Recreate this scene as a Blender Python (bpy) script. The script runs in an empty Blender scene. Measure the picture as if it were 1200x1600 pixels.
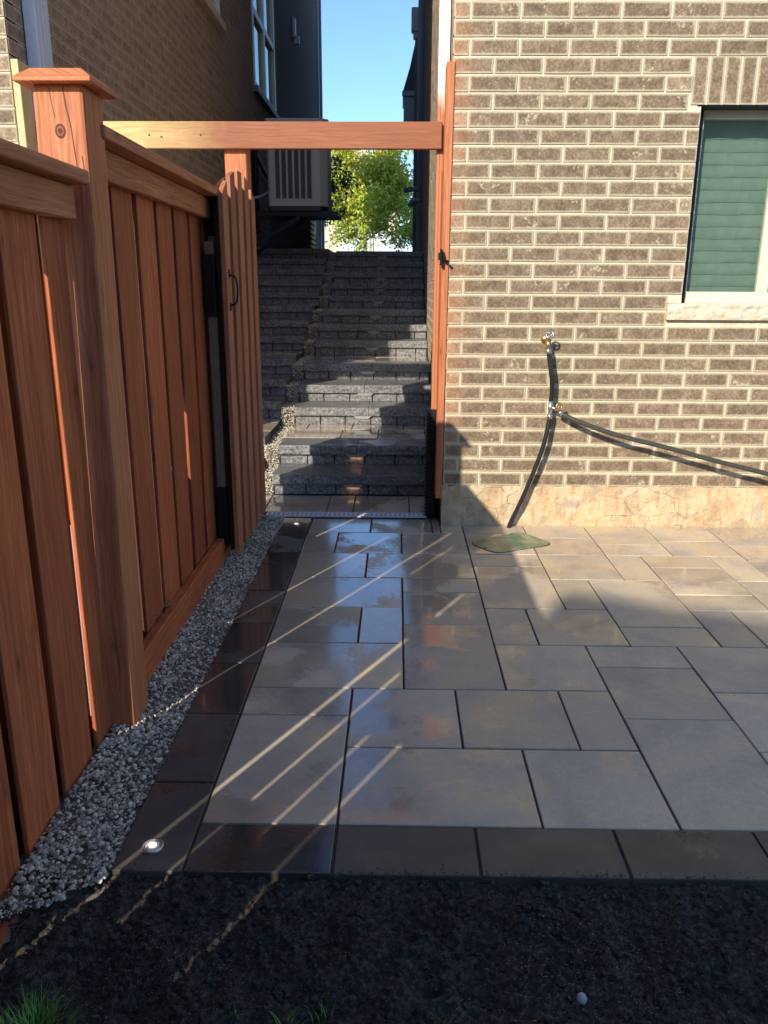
import bpy, bmesh, math, random
from math import radians, sin, cos, pi
from mathutils import Vector, Matrix, noise
random.seed(7)
R = random.random
def U(a, b): return a + (b - a) * random.random()

# ------------------------------------------------------------------ camera, sky, sun, exposure
sc = bpy.context.scene
col = sc.collection
PI_, RO, YA = 0.2756, -0.0047, -0.0157
cp, sp, cr, sr, cyw, syw = cos(PI_), sin(PI_), cos(RO), sin(RO), cos(YA), sin(YA)
F = Vector((syw * cp, cyw * cp, -sp)); R0 = Vector((cyw, -syw, 0)); U0 = Vector((syw * sp, cyw * sp, cp))
RV = R0 * cr - U0 * sr; UV_ = R0 * sr + U0 * cr
cam = bpy.data.objects.new('camera', bpy.data.cameras.new('camera'))
col.objects.link(cam)
m = Matrix((RV, UV_, -F)).transposed().to_4x4(); m.translation = Vector((-0.6453, 0, 1.4433))
cam.matrix_world = m
cam.data.sensor_fit = 'VERTICAL'; cam.data.sensor_height = 36; cam.data.lens = 1237.1 / 1600 * 36
cam.data.clip_start = 0.02; cam.data.clip_end = 1500
sc.camera = cam
SUN = Vector((0.54, 1.0, -0.613)).normalized()
EL = math.asin(-SUN.z)
world = bpy.data.worlds.new('World'); sc.world = world; world.use_nodes = True
wn = world.node_tree
sky = wn.nodes.new('ShaderNodeTexSky'); sky.sky_type = 'NISHITA'; sky.sun_disc = False
sky.sun_elevation = EL; sky.sun_rotation = math.atan2(-SUN.x, -SUN.y) % (2 * pi)
sky.air_density = 1.0; sky.dust_density = 0.3; sky.ozone_density = 3.0
bg = wn.nodes['Background']; bg.inputs[1].default_value = 0.15
tint = wn.nodes.new('ShaderNodeMix'); tint.data_type = 'RGBA'; tint.blend_type = 'MULTIPLY'; tint.inputs[0].default_value = 1.0
tint.inputs[7].default_value = (.74, .88, 1.04, 1); wn.links.new(sky.outputs[0], tint.inputs[6]); wn.links.new(tint.outputs[2], bg.inputs[0])
sl = bpy.data.lights.new('sun', 'SUN'); sl.energy = 3.95; sl.angle = radians(0.5); sl.color = (1.0, 0.91, 0.79)
so = bpy.data.objects.new('sun', sl); col.objects.link(so)
so.rotation_euler = SUN.to_track_quat('-Z', 'Y').to_euler(); so.location = (-6, -8, 9)
sc.view_settings.view_transform = 'Standard'; sc.view_settings.look = 'None'
sc.view_settings.exposure = 0.66; sc.view_settings.gamma = 1

# ------------------------------------------------------------------ material helpers
class NT:
    def __init__(s, name):
        s.m = bpy.data.materials.new(name); s.m.use_nodes = True; s.t = s.m.node_tree
        s.b = s.t.nodes['Principled BSDF']; s.out = s.t.nodes['Material Output']
    def n(s, typ, ins=None, **kw):
        nd = s.t.nodes.new('ShaderNode' + typ)
        for k, v in kw.items(): setattr(nd, k, v)
        for k, v in (ins or {}).items(): s.put(nd.inputs[k], v)
        return nd
    def put(s, sock, v):
        if isinstance(v, bpy.types.NodeSocket): s.t.links.new(v, sock)
        else:
            if isinstance(v, tuple) and len(v) == 3 and sock.type == 'RGBA': v = v + (1,)
            sock.default_value = v
    def bs(s, **kw):
        for k, v in kw.items(): s.put(s.b.inputs[k.replace('_', ' ')], v)
    def obj(s): return s.n('TexCoord').outputs['Object']
    def uv(s): return s.n('UVMap').outputs[0]
    def rnd(s): return s.n('Attribute', attribute_name='rnd').outputs['Fac']
    def mp(s, vec, scale=(1, 1, 1), loc=(0, 0, 0)):
        return s.n('Mapping', {'Vector': vec, 'Scale': scale, 'Location': loc}).outputs[0]
    def noise(s, vec, scale=5, detail=4, rough=.55, dist=0):
        return s.n('TexNoise', {'Vector': vec, 'Scale': scale, 'Detail': detail, 'Roughness': rough, 'Distortion': dist}).outputs['Fac']
    def math(s, op, a, b=0.0, clamp=False):
        nd = s.n('Math', operation=op, use_clamp=clamp); s.put(nd.inputs[0], a); s.put(nd.inputs[1], b); return nd.outputs[0]
    def ramp(s, fac, *stops):
        nd = s.n('ValToRGB'); s.put(nd.inputs[0], fac); cr_ = nd.color_ramp
        while len(cr_.elements) < len(stops): cr_.elements.new(.5)
        for e, (p, c) in zip(cr_.elements, stops):
            e.position = p; e.color = (c + (1,)) if isinstance(c, tuple) else (c, c, c, 1)
        return nd.outputs[0]
    def mix(s, fac, a, b, mode='MIX'):
        nd = s.n('Mix', data_type='RGBA', blend_type=mode); s.put(nd.inputs[0], fac); s.put(nd.inputs[6], a); s.put(nd.inputs[7], b)
        return nd.outputs[2]
    def bump(s, h, strength=.3, dist=.01):
        nd = s.n('Bump', {'Height': h, 'Strength': strength, 'Distance': dist}); s.put(s.b.inputs['Normal'], nd.outputs[0]); return nd

def simple(name, colr, rough=.6, metal=0, vary=.12, bump=.1, scale=30, spec=.5):
    t = NT(name); v = t.obj(); nz = t.noise(v, scale, 5)
    lo = tuple(c * (1 - vary) for c in colr); hi = tuple(min(1, c * (1 + vary)) for c in colr)
    t.bs(Base_Color=t.ramp(nz, (.3, lo), (.7, hi)), Roughness=rough, Metallic=metal)
    t.b.inputs['Specular IOR Level'].default_value = spec
    if bump: t.bump(nz, bump, .003)
    return t.m

def wood(name, c_lo, c_mid, c_hi, rough=.62, knots=True, paint=None):
    t = NT(name); uv = t.uv(); rn = t.rnd()
    warp = t.noise(t.mp(uv, (1.2, 6, 1)), 2.2, 3)
    sep = t.n('SeparateXYZ', {0: uv})
    vv = t.math('ADD', sep.outputs[1], t.math('MULTIPLY', warp, .05))
    comb = t.n('CombineXYZ', {0: t.math('MULTIPLY', sep.outputs[0], 1.0), 1: vv, 2: t.math('MULTIPLY', rn, 20)}).outputs[0]
    grain = t.noise(t.mp(comb, (1.2, 38, 1)), 3.0, 6, .62)
    fine = t.noise(t.mp(comb, (6, 260, 1)), 3.0, 3, .6)
    blot = t.noise(t.mp(comb, (1.0, 3, 1)), 2.3, 3, .6)
    c = t.ramp(grain, (.30, c_lo), (.52, c_mid), (.74, c_hi))
    c = t.mix(t.math('MULTIPLY', t.ramp(blot, (.35, 0.), (.7, 1.)), .45), c, tuple(x * .62 for x in c_mid))
    tone = t.ramp(rn, (0, .66), (1, 1.28))
    c = t.mix(1.0, c, tone, 'MULTIPLY')
    c = t.mix(.35, c, t.ramp(fine, (.3, .55), (.7, 1.25)), 'MULTIPLY')
    if knots:
        vo = t.n('TexVoronoi', {'Vector': t.mp(comb, (4.2, 9, 1)), 'Scale': 1.0}, feature='F1'); vd = t.math('ADD', vo.outputs['Distance'], t.math('MULTIPLY', t.math('SUBTRACT', fine, .5), .05))
        on = t.ramp(t.n('SeparateColor', {0: vo.outputs['Color']}).outputs[0], (.36, 0.), (.38, 1.))
        k = t.ramp(vd, (.06, 1.), (.10, 0.))
        c = t.mix(t.math('MULTIPLY', t.math('MULTIPLY', k, on), .8), c, tuple(x * .22 for x in c_mid))
        halo = t.ramp(vd, (.09, 1.), (.24, 0.))
        c = t.mix(t.math('MULTIPLY', t.math('MULTIPLY', halo, on), .45), c, tuple(x * .55 for x in c_mid))
        streak = t.ramp(t.noise(t.mp(comb, (.8, 90, 1)), 2.0, 2, .5), (.66, 0.), (.72, .55))
        c = t.mix(streak, c, tuple(x * .35 for x in c_mid))
    if paint: c = paint(t, c)
    t.bs(Base_Color=c, Roughness=t.ramp(grain, (.3, rough + .1), (.7, rough - .1)))
    t.b.inputs['Specular IOR Level'].default_value = .35
    t.bump(t.math('ADD', grain, t.math('MULTIPLY', fine, .6)), .35, .0025)
    return t.m

def brickmat(name, dark, mid, light, mortar):
    t = NT(name); uv = t.uv(); rn = t.rnd(); ob = t.obj()
    sep = t.n('SeparateXYZ', {0: uv}); u, v = sep.outputs[0], sep.outputs[1]
    du = t.math('MULTIPLY', t.math('SUBTRACT', .5, t.math('ABSOLUTE', t.math('SUBTRACT', u, .5))), .255)
    dv = t.math('MULTIPLY', t.math('SUBTRACT', .5, t.math('ABSOLUTE', t.math('SUBTRACT', v, .5))), .079)
    d = t.math('MINIMUM', du, dv)
    n1 = t.noise(ob, 16, 5, .6); n2 = t.noise(ob, 70, 4, .65); n3 = t.noise(t.mp(ob, (1, 1, .22)), 190, 3, .6)
    n4 = t.noise(ob, 5, 3)
    edge = t.ramp(t.math('SUBTRACT', d, t.math('MULTIPLY', n2, .010)), (-.003 + .004, 1.), (.006, 0.))
    bl = t.math('ADD', t.math('MULTIPLY', n1, .55), t.math('MULTIPLY', n2, .55))
    c = t.ramp(bl, (.44, dark), (.54, mid), (.68, light))
    c = t.mix(t.math('MULTIPLY', t.ramp(d, (.003, 1.), (.014, 0.)), .16), c, light)
    c = t.mix(1., c, t.ramp(rn, (0, .87), (.9, 1.08), (1, 1.5)), 'MULTIPLY')
    c = t.mix(.25, c, t.ramp(n3, (.3, .6), (.7, 1.25)), 'MULTIPLY')
    # smeared mortar
    sm = t.ramp(t.math('MULTIPLY', t.ramp(n4, (.52, 0.), (.66, 1.)), t.ramp(t.noise(ob, 42, 5, .7), (.50, 0.), (.62, 1.))), (.3, 0.), (.6, .6))
    if name == 'brown_brick':
        sx = t.n('SeparateXYZ', {0: ob}); fx = t.n('MapRange', {0: sx.outputs[0], 1: -.36, 2: -.20, 3: .42, 4: 0.}).outputs[0]; fx = t.math('MULTIPLY', fx, t.math('GREATER_THAN', sx.outputs[0], -1.))
        c = t.mix(t.math('MULTIPLY', fx, t.ramp(t.noise(ob, 3, 3), (.3, .3), (.6, 1.))), c, (.55, .22, .09))
    c = t.mix(t.math('MAXIMUM', t.math('MULTIPLY', edge, .45), t.math('MULTIPLY', sm, .75)), c, mortar)
    t.bs(Base_Color=c, Roughness=.9); t.b.inputs['Specular IOR Level'].default_value = .25
    t.bump(t.math('ADD', n2, n3), .5, .003)
    return t.m

def mortarmat(name, c1):
    t = NT(name); ob = t.obj(); n1 = t.noise(ob, 60, 5, .65); n2 = t.noise(ob, 4, 3)
    c = t.ramp(n1, (.3, tuple(x * .78 for x in c1)), (.65, c1))
    c = t.mix(1., c, t.ramp(n2, (.3, .86), (.7, 1.08)), 'MULTIPLY')
    t.bs(Base_Color=c, Roughness=.95); t.bump(n1, .6, .004); return t.m

M = {}
M['brick'] = brickmat('brown_brick', (.145, .103, .062), (.212, .154, .096), (.335, .25, .165), (.70, .625, .43))
M['mortar'] = mortarmat('cream_mortar', (.73, .64, .455))
M['brick_side'] = brickmat('brown_brick_side', (.22, .155, .105), (.32, .23, .155), (.44, .33, .23), (.62, .53, .40))
M['mortar_side'] = mortarmat('tan_mortar', (.66, .57, .43))
def stained(lo, mid, hi): return lo, mid, hi
M['cedar'] = wood('red_cedar_stain', (.27, .056, .019), (.48, .118, .039), (.64, .205, .076))
M['cedar_dark_and_shade'] = wood('dark_and_shade_cedar', (.08, .025, .012), (.14, .045, .020), (.20, .07, .03))  # shade of the fence and gate gaps put into the colour; also knot wood
M['post'] = wood('post_cedar', (.33, .095, .036), (.53, .178, .070), (.68, .275, .12))
M['rail'] = wood('rail_cedar', (.32, .115, .046), (.52, .195, .082), (.66, .29, .14))
M['gatewood'] = wood('gate_cedar', (.31, .105, .043), (.48, .182, .08), (.62, .27, .13))
M['pale'] = wood('pale_lumber', (.50, .36, .15), (.66, .50, .24), (.76, .62, .36))
M['grey_lumber'] = wood('weathered_lumber', (.15, .105, .062), (.22, .155, .095), (.30, .22, .14), knots=False)
def beam_paint(t, c):
    x = t.n('SeparateXYZ', {0: t.obj()}).outputs[0]
    x = t.math('ADD', x, t.math('MULTIPLY', t.noise(t.obj(), 6, 3), .35))
    f = t.n('MapRange', {0: x, 1: -1.95, 2: -1.45, 3: 0., 4: 1.}).outputs[0]
    return t.mix(1., c, t.mix(f, (1.05, .98, .75), (.56, .27, .23)), 'MULTIPLY')
M['beam'] = wood('header_lumber', (.42, .29, .13), (.56, .41, .21), (.66, .50, .28), paint=beam_paint)

def concretemat():
    t = NT('parged_concrete'); ob = t.obj()
    n1 = t.noise(ob, 5, 5, .6); n2 = t.noise(ob, 35, 6, .7); n3 = t.noise(t.mp(ob, (3, 1, .6)), 12, 4)
    c = t.ramp(n1, (.3, (.50, .33, .17)), (.5, (.60, .45, .26)), (.7, (.66, .55, .37)))
    c = t.mix(t.ramp(n3, (.52, 0.), (.68, .7)), c, (.52, .27, .12)); c = t.mix(t.ramp(n2, (.55, 0.), (.70, .55)), c, (.72, .66, .50)); c = t.mix(t.ramp(t.noise(ob, 9, 5, .7), (.52, 0.), (.60, .45)), c, (.30, .24, .17))
    c = t.mix(t.ramp(t.noise(ob, 22, 5, .7), (.66, 0.), (.72, .8)), c, (.20, .11, .06))
    vo = t.n('TexVoronoi', {'Vector': t.mp(ob, (1, 1, 1.6)), 'Scale': 5.5}, feature='DISTANCE_TO_EDGE')
    wv = t.math('ADD', vo.outputs['Distance'], t.math('MULTIPLY', t.math('SUBTRACT', n2, .5), .06))
    crack = t.ramp(wv, (.0, 1.), (.008, 0.))
    crack = t.math('MULTIPLY', crack, t.ramp(t.noise(ob, 2.5, 2), (.50, 0.), (.60, 1.)))
    c = t.mix(t.math('MULTIPLY', crack, .12), c, (.22, .16, .10))
    t.bs(Base_Color=c, Roughness=.9)
    t.bump(t.math('SUBTRACT', t.math('ADD', n2, t.math('MULTIPLY', n1, 2.)), crack), .9, .012); return t.m
M['concrete'] = concretemat()

def pavermat(name, ca, cb, cc, wetlev=.5, speck=.45, dry=.55):
    t = NT(name); ob = t.obj(); rn = t.rnd()
    offs = t.n('VectorMath', {0: ob, 1: t.n('CombineXYZ', {0: t.math('MULTIPLY', rn, 9), 1: t.math('MULTIPLY', rn, 5), 2: 0.}).outputs[0]}, operation='ADD').outputs[0]
    n1 = t.noise(offs, 2.4, 4, .55, .6); n2 = t.noise(offs, 9, 5, .6); n3 = t.noise(ob, 420, 2, .6); n4 = t.noise(ob, 45, 5, .6)
    base = t.ramp(t.math('ADD', t.math('MULTIPLY', n1, .75), t.math('MULTIPLY', n2, .25)), (.38, ca), (.5, cb), (.62, cc))
    base = t.mix(1., base, t.ramp(rn, (0, .84), (1, 1.14)), 'MULTIPLY')
    base = t.mix(speck, base, t.ramp(n3, (.3, .5), (.7, 1.4)), 'MULTIPLY')
    base = t.mix(.35, base, t.ramp(n4, (.3, .75), (.7, 1.2)), 'MULTIPLY')
    wn_ = t.math('ADD', t.math('MULTIPLY', t.noise(offs, 2.1, 3, .5, .4), .8), t.math('MULTIPLY', n4, .2))
    xw = t.n('SeparateXYZ', {0: ob}).outputs[0]
    wn_ = t.math('ADD', wn_, t.n('MapRange', {0: xw, 1: -1.0, 2: .4, 3: .05, 4: -.09}).outputs[0])
    wn_ = t.math('ADD', wn_, t.n('MapRange', {0: t.n('SeparateXYZ', {0: ob}).outputs[1], 1: 2.0, 2: 4.2, 3: -.05, 4: .06}).outputs[0])
    wn_ = t.math('ADD', wn_, t.math('MULTIPLY', t.math('SUBTRACT', rn, .5), .10))
    wet = t.ramp(wn_, (wetlev - .035, 0.), (wetlev + .035, 1.))
    c = t.mix(wet, base, t.mix(1., base, (.80, .78, .77), 'MULTIPLY'))
    rip = t.noise(ob, 75, 2, .5)
    t.bs(Base_Color=c, Roughness=t.mix(wet, (dry,) * 3, t.ramp(t.noise(ob, 20, 3), (.3, .08), (.8, .20))))
    hgt = t.mix(wet, t.math('MULTIPLY', n3, .30), t.math('MULTIPLY', rip, .22))
    t.bump(t.math('ADD', hgt, t.math('MULTIPLY', n2, .3)), .55, .0022)
    t.bs(Coat_Weight=t.math('MULTIPLY', wet, .9), Coat_Roughness=.07, Coat_IOR=1.5)
    t.b.inputs['Specular IOR Level'].default_value = .6
    return t.m
M['paver'] = pavermat('taupe_paver', (.43, .365, .275), (.55, .455, .325), (.65, .505, .305), .50)
M['border'] = pavermat('charcoal_paver', (.056, .051, .045), (.078, .070, .060), (.118, .100, .078), .54, .35, .45)
M['landing'] = pavermat('tan_landing_paver', (.46, .40, .32), (.55, .47, .35), (.62, .51, .36), .50)
def stonemat():
    t = NT('rock_faced_block'); ob = t.obj(); n1 = t.noise(ob, 55, 6, .7); n2 = t.noise(ob, 6, 3); n3 = t.noise(ob, 160, 3)
    c = t.ramp(n1, (.32, (.07, .07, .068)), (.50, (.185, .182, .172)), (.66, (.37, .362, .335)))
    c = t.mix(1., c, t.ramp(n2, (.3, .75), (.7, 1.15)), 'MULTIPLY')
    t.bs(Base_Color=c, Roughness=.72); t.bump(t.math('ADD', n1, t.math('MULTIPLY', n3, .4)), .9, .008); return t.m
M['stone'] = stonemat()
def copemat():
    t = NT('coping_top'); ob = t.obj(); n1 = t.noise(ob, 120, 4, .7); n2 = t.noise(ob, 5, 3)
    c = t.ramp(n1, (.30, (.085, .085, .08)), (.66, (.19, .186, .175)))
    t.bs(Base_Color=c, Roughness=t.ramp(n2, (.45, .22), (.55, .6))); t.bump(n1, .3, .002); return t.m
M['cope'] = copemat()
M['sand'] = simple('joint_sand', (.045, .042, .038), .95, 0, .4, .5, 220)
def soilmat():
    t = NT('dark_topsoil'); ob = t.obj(); n1 = t.noise(ob, 75, 8, .72); n2 = t.noise(ob, 3, 3); n3 = t.noise(ob, 300, 3, .6)
    c = t.ramp(n1, (.32, (.020, .017, .014)), (.5, (.066, .055, .044)), (.68, (.17, .142, .11)))
    c = t.mix(1., c, t.ramp(n2, (.3, .7), (.7, 1.3)), 'MULTIPLY')
    c = t.mix(t.ramp(n3, (.64, 0.), (.70, .6)), c, (.34, .29, .22))
    t.bs(Base_Color=c, Roughness=.95); t.b.inputs['Specular IOR Level'].default_value = .2
    t.bump(t.math('ADD', n1, t.math('MULTIPLY', n3, .5)), .9, .01); return t.m
M['soil'] = soilmat()
def gravelmat():
    t = NT('blue_grey_gravel'); rn = t.rnd(); ob = t.obj(); n1 = t.noise(ob, 130, 4, .6)
    c = t.ramp(rn, (0, (.19, .165, .13)), (.35, (.42, .37, .295)), (.7, (.64, .565, .44)), (.93, (.72, .63, .48)), (1, (.86, .76, .58)))
    c = t.mix(.5, c, t.ramp(n1, (.3, .6), (.7, 1.3)), 'MULTIPLY')
    t.bs(Base_Color=c, Roughness=.75); t.bump(n1, .4, .002); return t.m
M['gravel'] = gravelmat()
M['white'] = simple('cream_vinyl', (.66, .60, .45), .35, 0, .03, 0)
M['dswhite'] = simple('white_aluminium', (.72, .73, .74), .35, 0, .03, 0)
def dspaint():
    t = NT('overstained_downspout'); ob = t.obj(); z = t.n('SeparateXYZ', {0: ob}).outputs[2]
    z = t.math('ADD', z, t.math('MULTIPLY', t.noise(t.mp(ob, (40, 40, 4)), 1, 3), .16))
    f = t.n('MapRange', {0: z, 1: 2.52, 2: 2.64, 3: 0., 4: 1.}).outputs[0]
    t.bs(Base_Color=t.mix(f, (.50, .19, .085), (.80, .76, .62)), Roughness=.4); return t.m
M['ds_stain'] = dspaint()
M['black'] = simple('black_plastic', (.012, .012, .013), .4, 0, .1, 0)
M['blackmetal'] = simple('black_metal', (.018, .018, .02), .4, .6, .1, 0)
M['rubber'] = simple('black_rubber', (.016, .018, .017), .35, 0, .2, .05, 200)
M['oldrubber'] = simple('olive_rubber', (.05, .05, .036), .45, 0, .25, .05, 90)
M['steel'] = simple('galvanised_steel', (.55, .55, .54), .3, .9, .08, 0)
M['brass'] = simple('brass', (.72, .47, .18), .3, .9, .15, 0)
M['sill'] = simple('rock_face_sill', (.62, .53, .38), .9, 0, .16, .9, 28)
M['stucco'] = simple('dark_stucco', (.15, .128, .115), .95, 0, .2, .5, 160)
M['trim'] = simple('grey_trim', (.12, .13, .14), .5, 0, .06, 0)
M['acgrey'] = simple('ac_grey', (.42, .43, .40), .45, 0, .05, 0)
M['acdark'] = simple('ac_coil', (.035, .04, .042), .6, .2, .2, .3, 120)
M['pvc'] = simple('grey_pvc', (.33, .35, .37), .4, 0, .05, 0)
M['cream_far'] = simple('cream_stone_far', (.62, .55, .42), .9, 0, .12, .2, 3)
M['roof'] = simple('grey_shingle', (.13, .125, .12), .9, 0, .2, .3, 6)
M['garage'] = simple('garage_white', (.62, .66, .66), .5, 0, .03, 0)
M['asphalt'] = simple('asphalt', (.05, .05, .052), .9, 0, .2, .3, 60)
M['lawn'] = simple('pale_concrete_ground', (.50, .46, .38), .9, 0, .12, .2, 8)
M['grass'] = simple('grass_blade', (.16, .36, .045), .6, 0, .3, 0, 60)
M['seed'] = simple('straw_seed', (.42, .36, .22), .7, 0, .3, 0, 60)
M['straw'] = simple('dry_straw', (.34, .22, .09), .8, 0, .3, 0, 60)
M['bark'] = simple('bark', (.10, .075, .055), .95, 0, .3, .6, 40)
M['pebble'] = simple('pale_pebble', (.40, .40, .40), .5, 0, .25, .2, 80)
def leafmat(name, a, b, c_):
    t = NT(name); rn = t.rnd()
    c = t.ramp(rn, (0, a), (.55, b), (1, c_))
    tr = t.n('BsdfTranslucent', {'Color': c}); t.bs(Base_Color=c, Roughness=.55)
    mx = t.n('MixShader', {0: .3, 1: t.b.outputs[0], 2: tr.outputs[0]})
    t.t.links.new(mx.outputs[0], t.out.inputs[0]); return t.m
M['leaf_y'] = leafmat('autumn_maple_leaf', (.28, .40, .045), (.52, .60, .08), (.74, .60, .12))
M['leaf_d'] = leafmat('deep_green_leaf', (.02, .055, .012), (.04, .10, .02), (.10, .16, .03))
def covermat():
    t = NT('green_lid_plastic'); ob = t.obj()
    ck = t.n('TexChecker', {'Vector': t.n('Mapping', {'Vector': ob, 'Rotation': (0, 0, .5)}).outputs[0], 'Scale': 90.}).outputs['Fac']
    n1 = t.noise(ob, 9, 4)
    t.bs(Base_Color=t.ramp(n1, (.35, (.085, .14, .085)), (.5, (.13, .20, .11)), (.62, (.30, .28, .17))), Roughness=.28); t.bump(ck, .25, .002); return t.m
M['cover'] = covermat()
def glassmat():
    t = NT('tinted_pane'); g = t.n('BsdfGlossy', {'Color': (.8, .9, .85), 'Roughness': .03})
    tr = t.n('BsdfTransparent', {'Color': (.93, .97, .95)})
    fr = t.n('Fresnel', {0: 1.5}); f = t.math('ADD', fr.outputs[0], .07)
    mx = t.n('MixShader', {0: f, 1: tr.outputs[0], 2: g.outputs[0]}); t.t.links.new(mx.outputs[0], t.out.inputs[0]); return t.m
M['glass'] = glassmat()
M['blind'] = simple('pleated_blind', (.21, .275, .225), .8, 0, .08, .1, 14)
M['room'] = simple('dark_room', (.03, .035, .035), .9, 0, .1, 0)
def emit(name, colr, st):
    t = NT(name); t.bs(Base_Color=(.8, .75, .6), Emission_Color=colr, Emission_Strength=st); return t.m
M['lamp'] = emit('warm_led', (1., .78, .42), 1.2)
M['steplamp'] = emit('step_led', (1., .50, .18), .25)

# ------------------------------------------------------------------ mesh builder
class MB:
    def __init__(s): s.v = []; s.f = []; s.uv = []; s.r = []; s.mi = []
    def poly(s, pts, uvs=None, r=0., mi=0):
        b = len(s.v); s.v += [tuple(p) for p in pts]; s.f.append(tuple(range(b, b + len(pts))))
        s.uv += list(uvs) if uvs else [(0, 0)] * len(pts); s.r.append(r); s.mi.append(mi)
    def hexa(s, p, r=None, mi=0, axis=None, off=None):
        """p: 8 points: bottom ring 0-3 then top ring 4-7; uv runs in metres with u along the longest axis"""
        r = R() if r is None else r; p = [Vector(q) for q in p]
        ext = [(p[1] - p[0]).length, (p[3] - p[0]).length, (p[4] - p[0]).length]
        ax = axis if axis is not None else ext.index(max(ext))
        dirs = [(p[1] - p[0]).normalized(), (p[3] - p[0]).normalized(), (p[4] - p[0]).normalized()]
        ox, oy = off if off else (R() * 9, R() * 9)
        b = len(s.v); s.v += [tuple(q) for q in p]
        for fc in ((0, 3, 2, 1), (4, 5, 6, 7), (0, 1, 5, 4), (1, 2, 6, 5), (2, 3, 7, 6), (3, 0, 4, 7)):
            s.f.append(tuple(b + i for i in fc)); s.r.append(r); s.mi.append(mi)
            n = (p[fc[1]] - p[fc[0]]).cross(p[fc[2]] - p[fc[1]])
            oth = [k for k in range(3) if k != ax]
            na = max(range(3), key=lambda k: abs(n.dot(dirs[k])))
            for i in fc:
                d = p[i] - p[0]
                if na == ax: s.uv.append((d.dot(dirs[oth[0]]) * .3 + ox, d.dot(dirs[oth[1]]) + oy))
                else:
                    k = [q for q in oth if q != na][0]
                    s.uv.append((d.dot(dirs[ax]) + ox, d.dot(dirs[k]) + oy + na * .31))
    def box(s, x0, x1, y0, y1, z0, z1, **k):
        s.hexa([(x0, y0, z0), (x1, y0, z0), (x1, y1, z0), (x0, y1, z0), (x0, y0, z1), (x1, y0, z1), (x1, y1, z1), (x0, y1, z1)], **k)
    def bar(s, a, b, w, h, **k):
        a, b = Vector(a), Vector(b); d = (b - a).normalized(); up = Vector((0, 0, 1)) if abs(d.z) < .95 else Vector((0, 1, 0))
        x = d.cross(up).normalized() * w / 2; y = x.cross(d).normalized() * h / 2
        s.hexa([a - x - y, a + x - y, a + x + y, a - x + y, b - x - y, b + x - y, b + x + y, b - x + y], **k)
    def tube(s, pts, rad, n=10, closed=False, ribs=0, r=0., mi=0):
        pts = [Vector(p) for p in pts]; rings = []
        prev = None
        for i, p in enumerate(pts):
            d = (pts[min(i + 1, len(pts) - 1)] - pts[max(i - 1, 0)]).normalized()
            if prev is None:
                up = Vector((0, 0, 1)) if abs(d.z) < .9 else Vector((1, 0, 0)); x = d.cross(up).normalized()
            else: x = (prev - d * prev.dot(d)).normalized()
            prev = x; y = d.cross(x); rr = rad(i) if callable(rad) else rad
            b = len(s.v)
            for k in range(n):
                a = 2 * pi * k / n; s.v.append(tuple(p + x * cos(a) * rr + y * sin(a) * rr))
            rings.append(b)
        for i in range(len(rings) - 1):
            for k in range(n):
                k2 = (k + 1) % n
                s.f.append((rings[i] + k, rings[i] + k2, rings[i + 1] + k2, rings[i + 1] + k)); s.uv += [(0, 0)] * 4; s.r.append(r); s.mi.append(mi)
        for b, rev in ((rings[0], True), (rings[-1], False)):
            f = tuple(range(b, b + n)); s.f.append(f[::-1] if rev else f); s.uv += [(0, 0)] * n; s.r.append(r); s.mi.append(mi)
    def ring(s, c, axis, R1, r1, n=20, m_=8):
        c = Vector(c); axis = Vector(axis).normalized(); x = axis.orthogonal().normalized(); y = axis.cross(x)
        b = len(s.v)
        for i in range(n):
            a = 2 * pi * i / n; d = x * cos(a) + y * sin(a)
            for j in range(m_):
                q = 2 * pi * j / m_; s.v.append(tuple(c + d * (R1 + r1 * cos(q)) + axis * r1 * sin(q)))
        for i in range(n):
            for j in range(m_):
                s.f.append((b + i * m_ + j, b + ((i + 1) % n) * m_ + j, b + ((i + 1) % n) * m_ + (j + 1) % m_, b + i * m_ + (j + 1) % m_))
                s.uv += [(0, 0)] * 4; s.r.append(0); s.mi.append(0)
    def build(s, name, mats, parent=None, bevel=0, smooth=False, seg=1):
        me = bpy.data.meshes.new(name); me.from_pydata(s.v, [], s.f)
        ul = me.uv_layers.new(name='UVMap'); flat = [c for q in s.uv for c in q]; ul.data.foreach_set('uv', flat)
        at = me.attributes.new('rnd', 'FLOAT', 'FACE'); at.data.foreach_set('value', s.r)
        for mm in (mats if isinstance(mats, (list, tuple)) else [mats]): me.materials.append(M[mm] if isinstance(mm, str) else mm)
        me.polygons.foreach_set('material_index', s.mi)
        if smooth: me.polygons.foreach_set('use_smooth', [True] * len(s.f))
        me.update(); o = bpy.data.objects.new(name, me); col.objects.link(o)
        if parent: o.parent = parent
        if bevel:
            b = o.modifiers.new('bevel', 'BEVEL'); b.width = bevel; b.segments = seg; b.limit_method = 'ANGLE'; b.angle_limit = radians(50)
        return o
def tag(o, label=None, cat=None, group=None, kind=None):
    if label: o['label'] = label
    if cat: o['category'] = cat
    if group: o['group'] = group
    if kind: o['kind'] = kind
    return o
def empty(name, label, cat, loc=(0, 0, 0), group=None):
    """empty at the thing's base; parts keep world coordinates through the inverse"""
    o = bpy.data.objects.new(name, None); col.objects.link(o); o.location = loc; o.empty_display_size = .1
    return tag(o, label, cat, group)
def adopt(root):
    """shift child meshes so that world placement stays with the empty at root.location"""
    def shift(o):
        for ch in o.children:
            if ch.type == 'MESH' and not ch.get('_s'):
                pass
    inv = Matrix.Translation(root.location).inverted()
    for ch in root.children: ch.matrix_parent_inverse = inv
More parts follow.
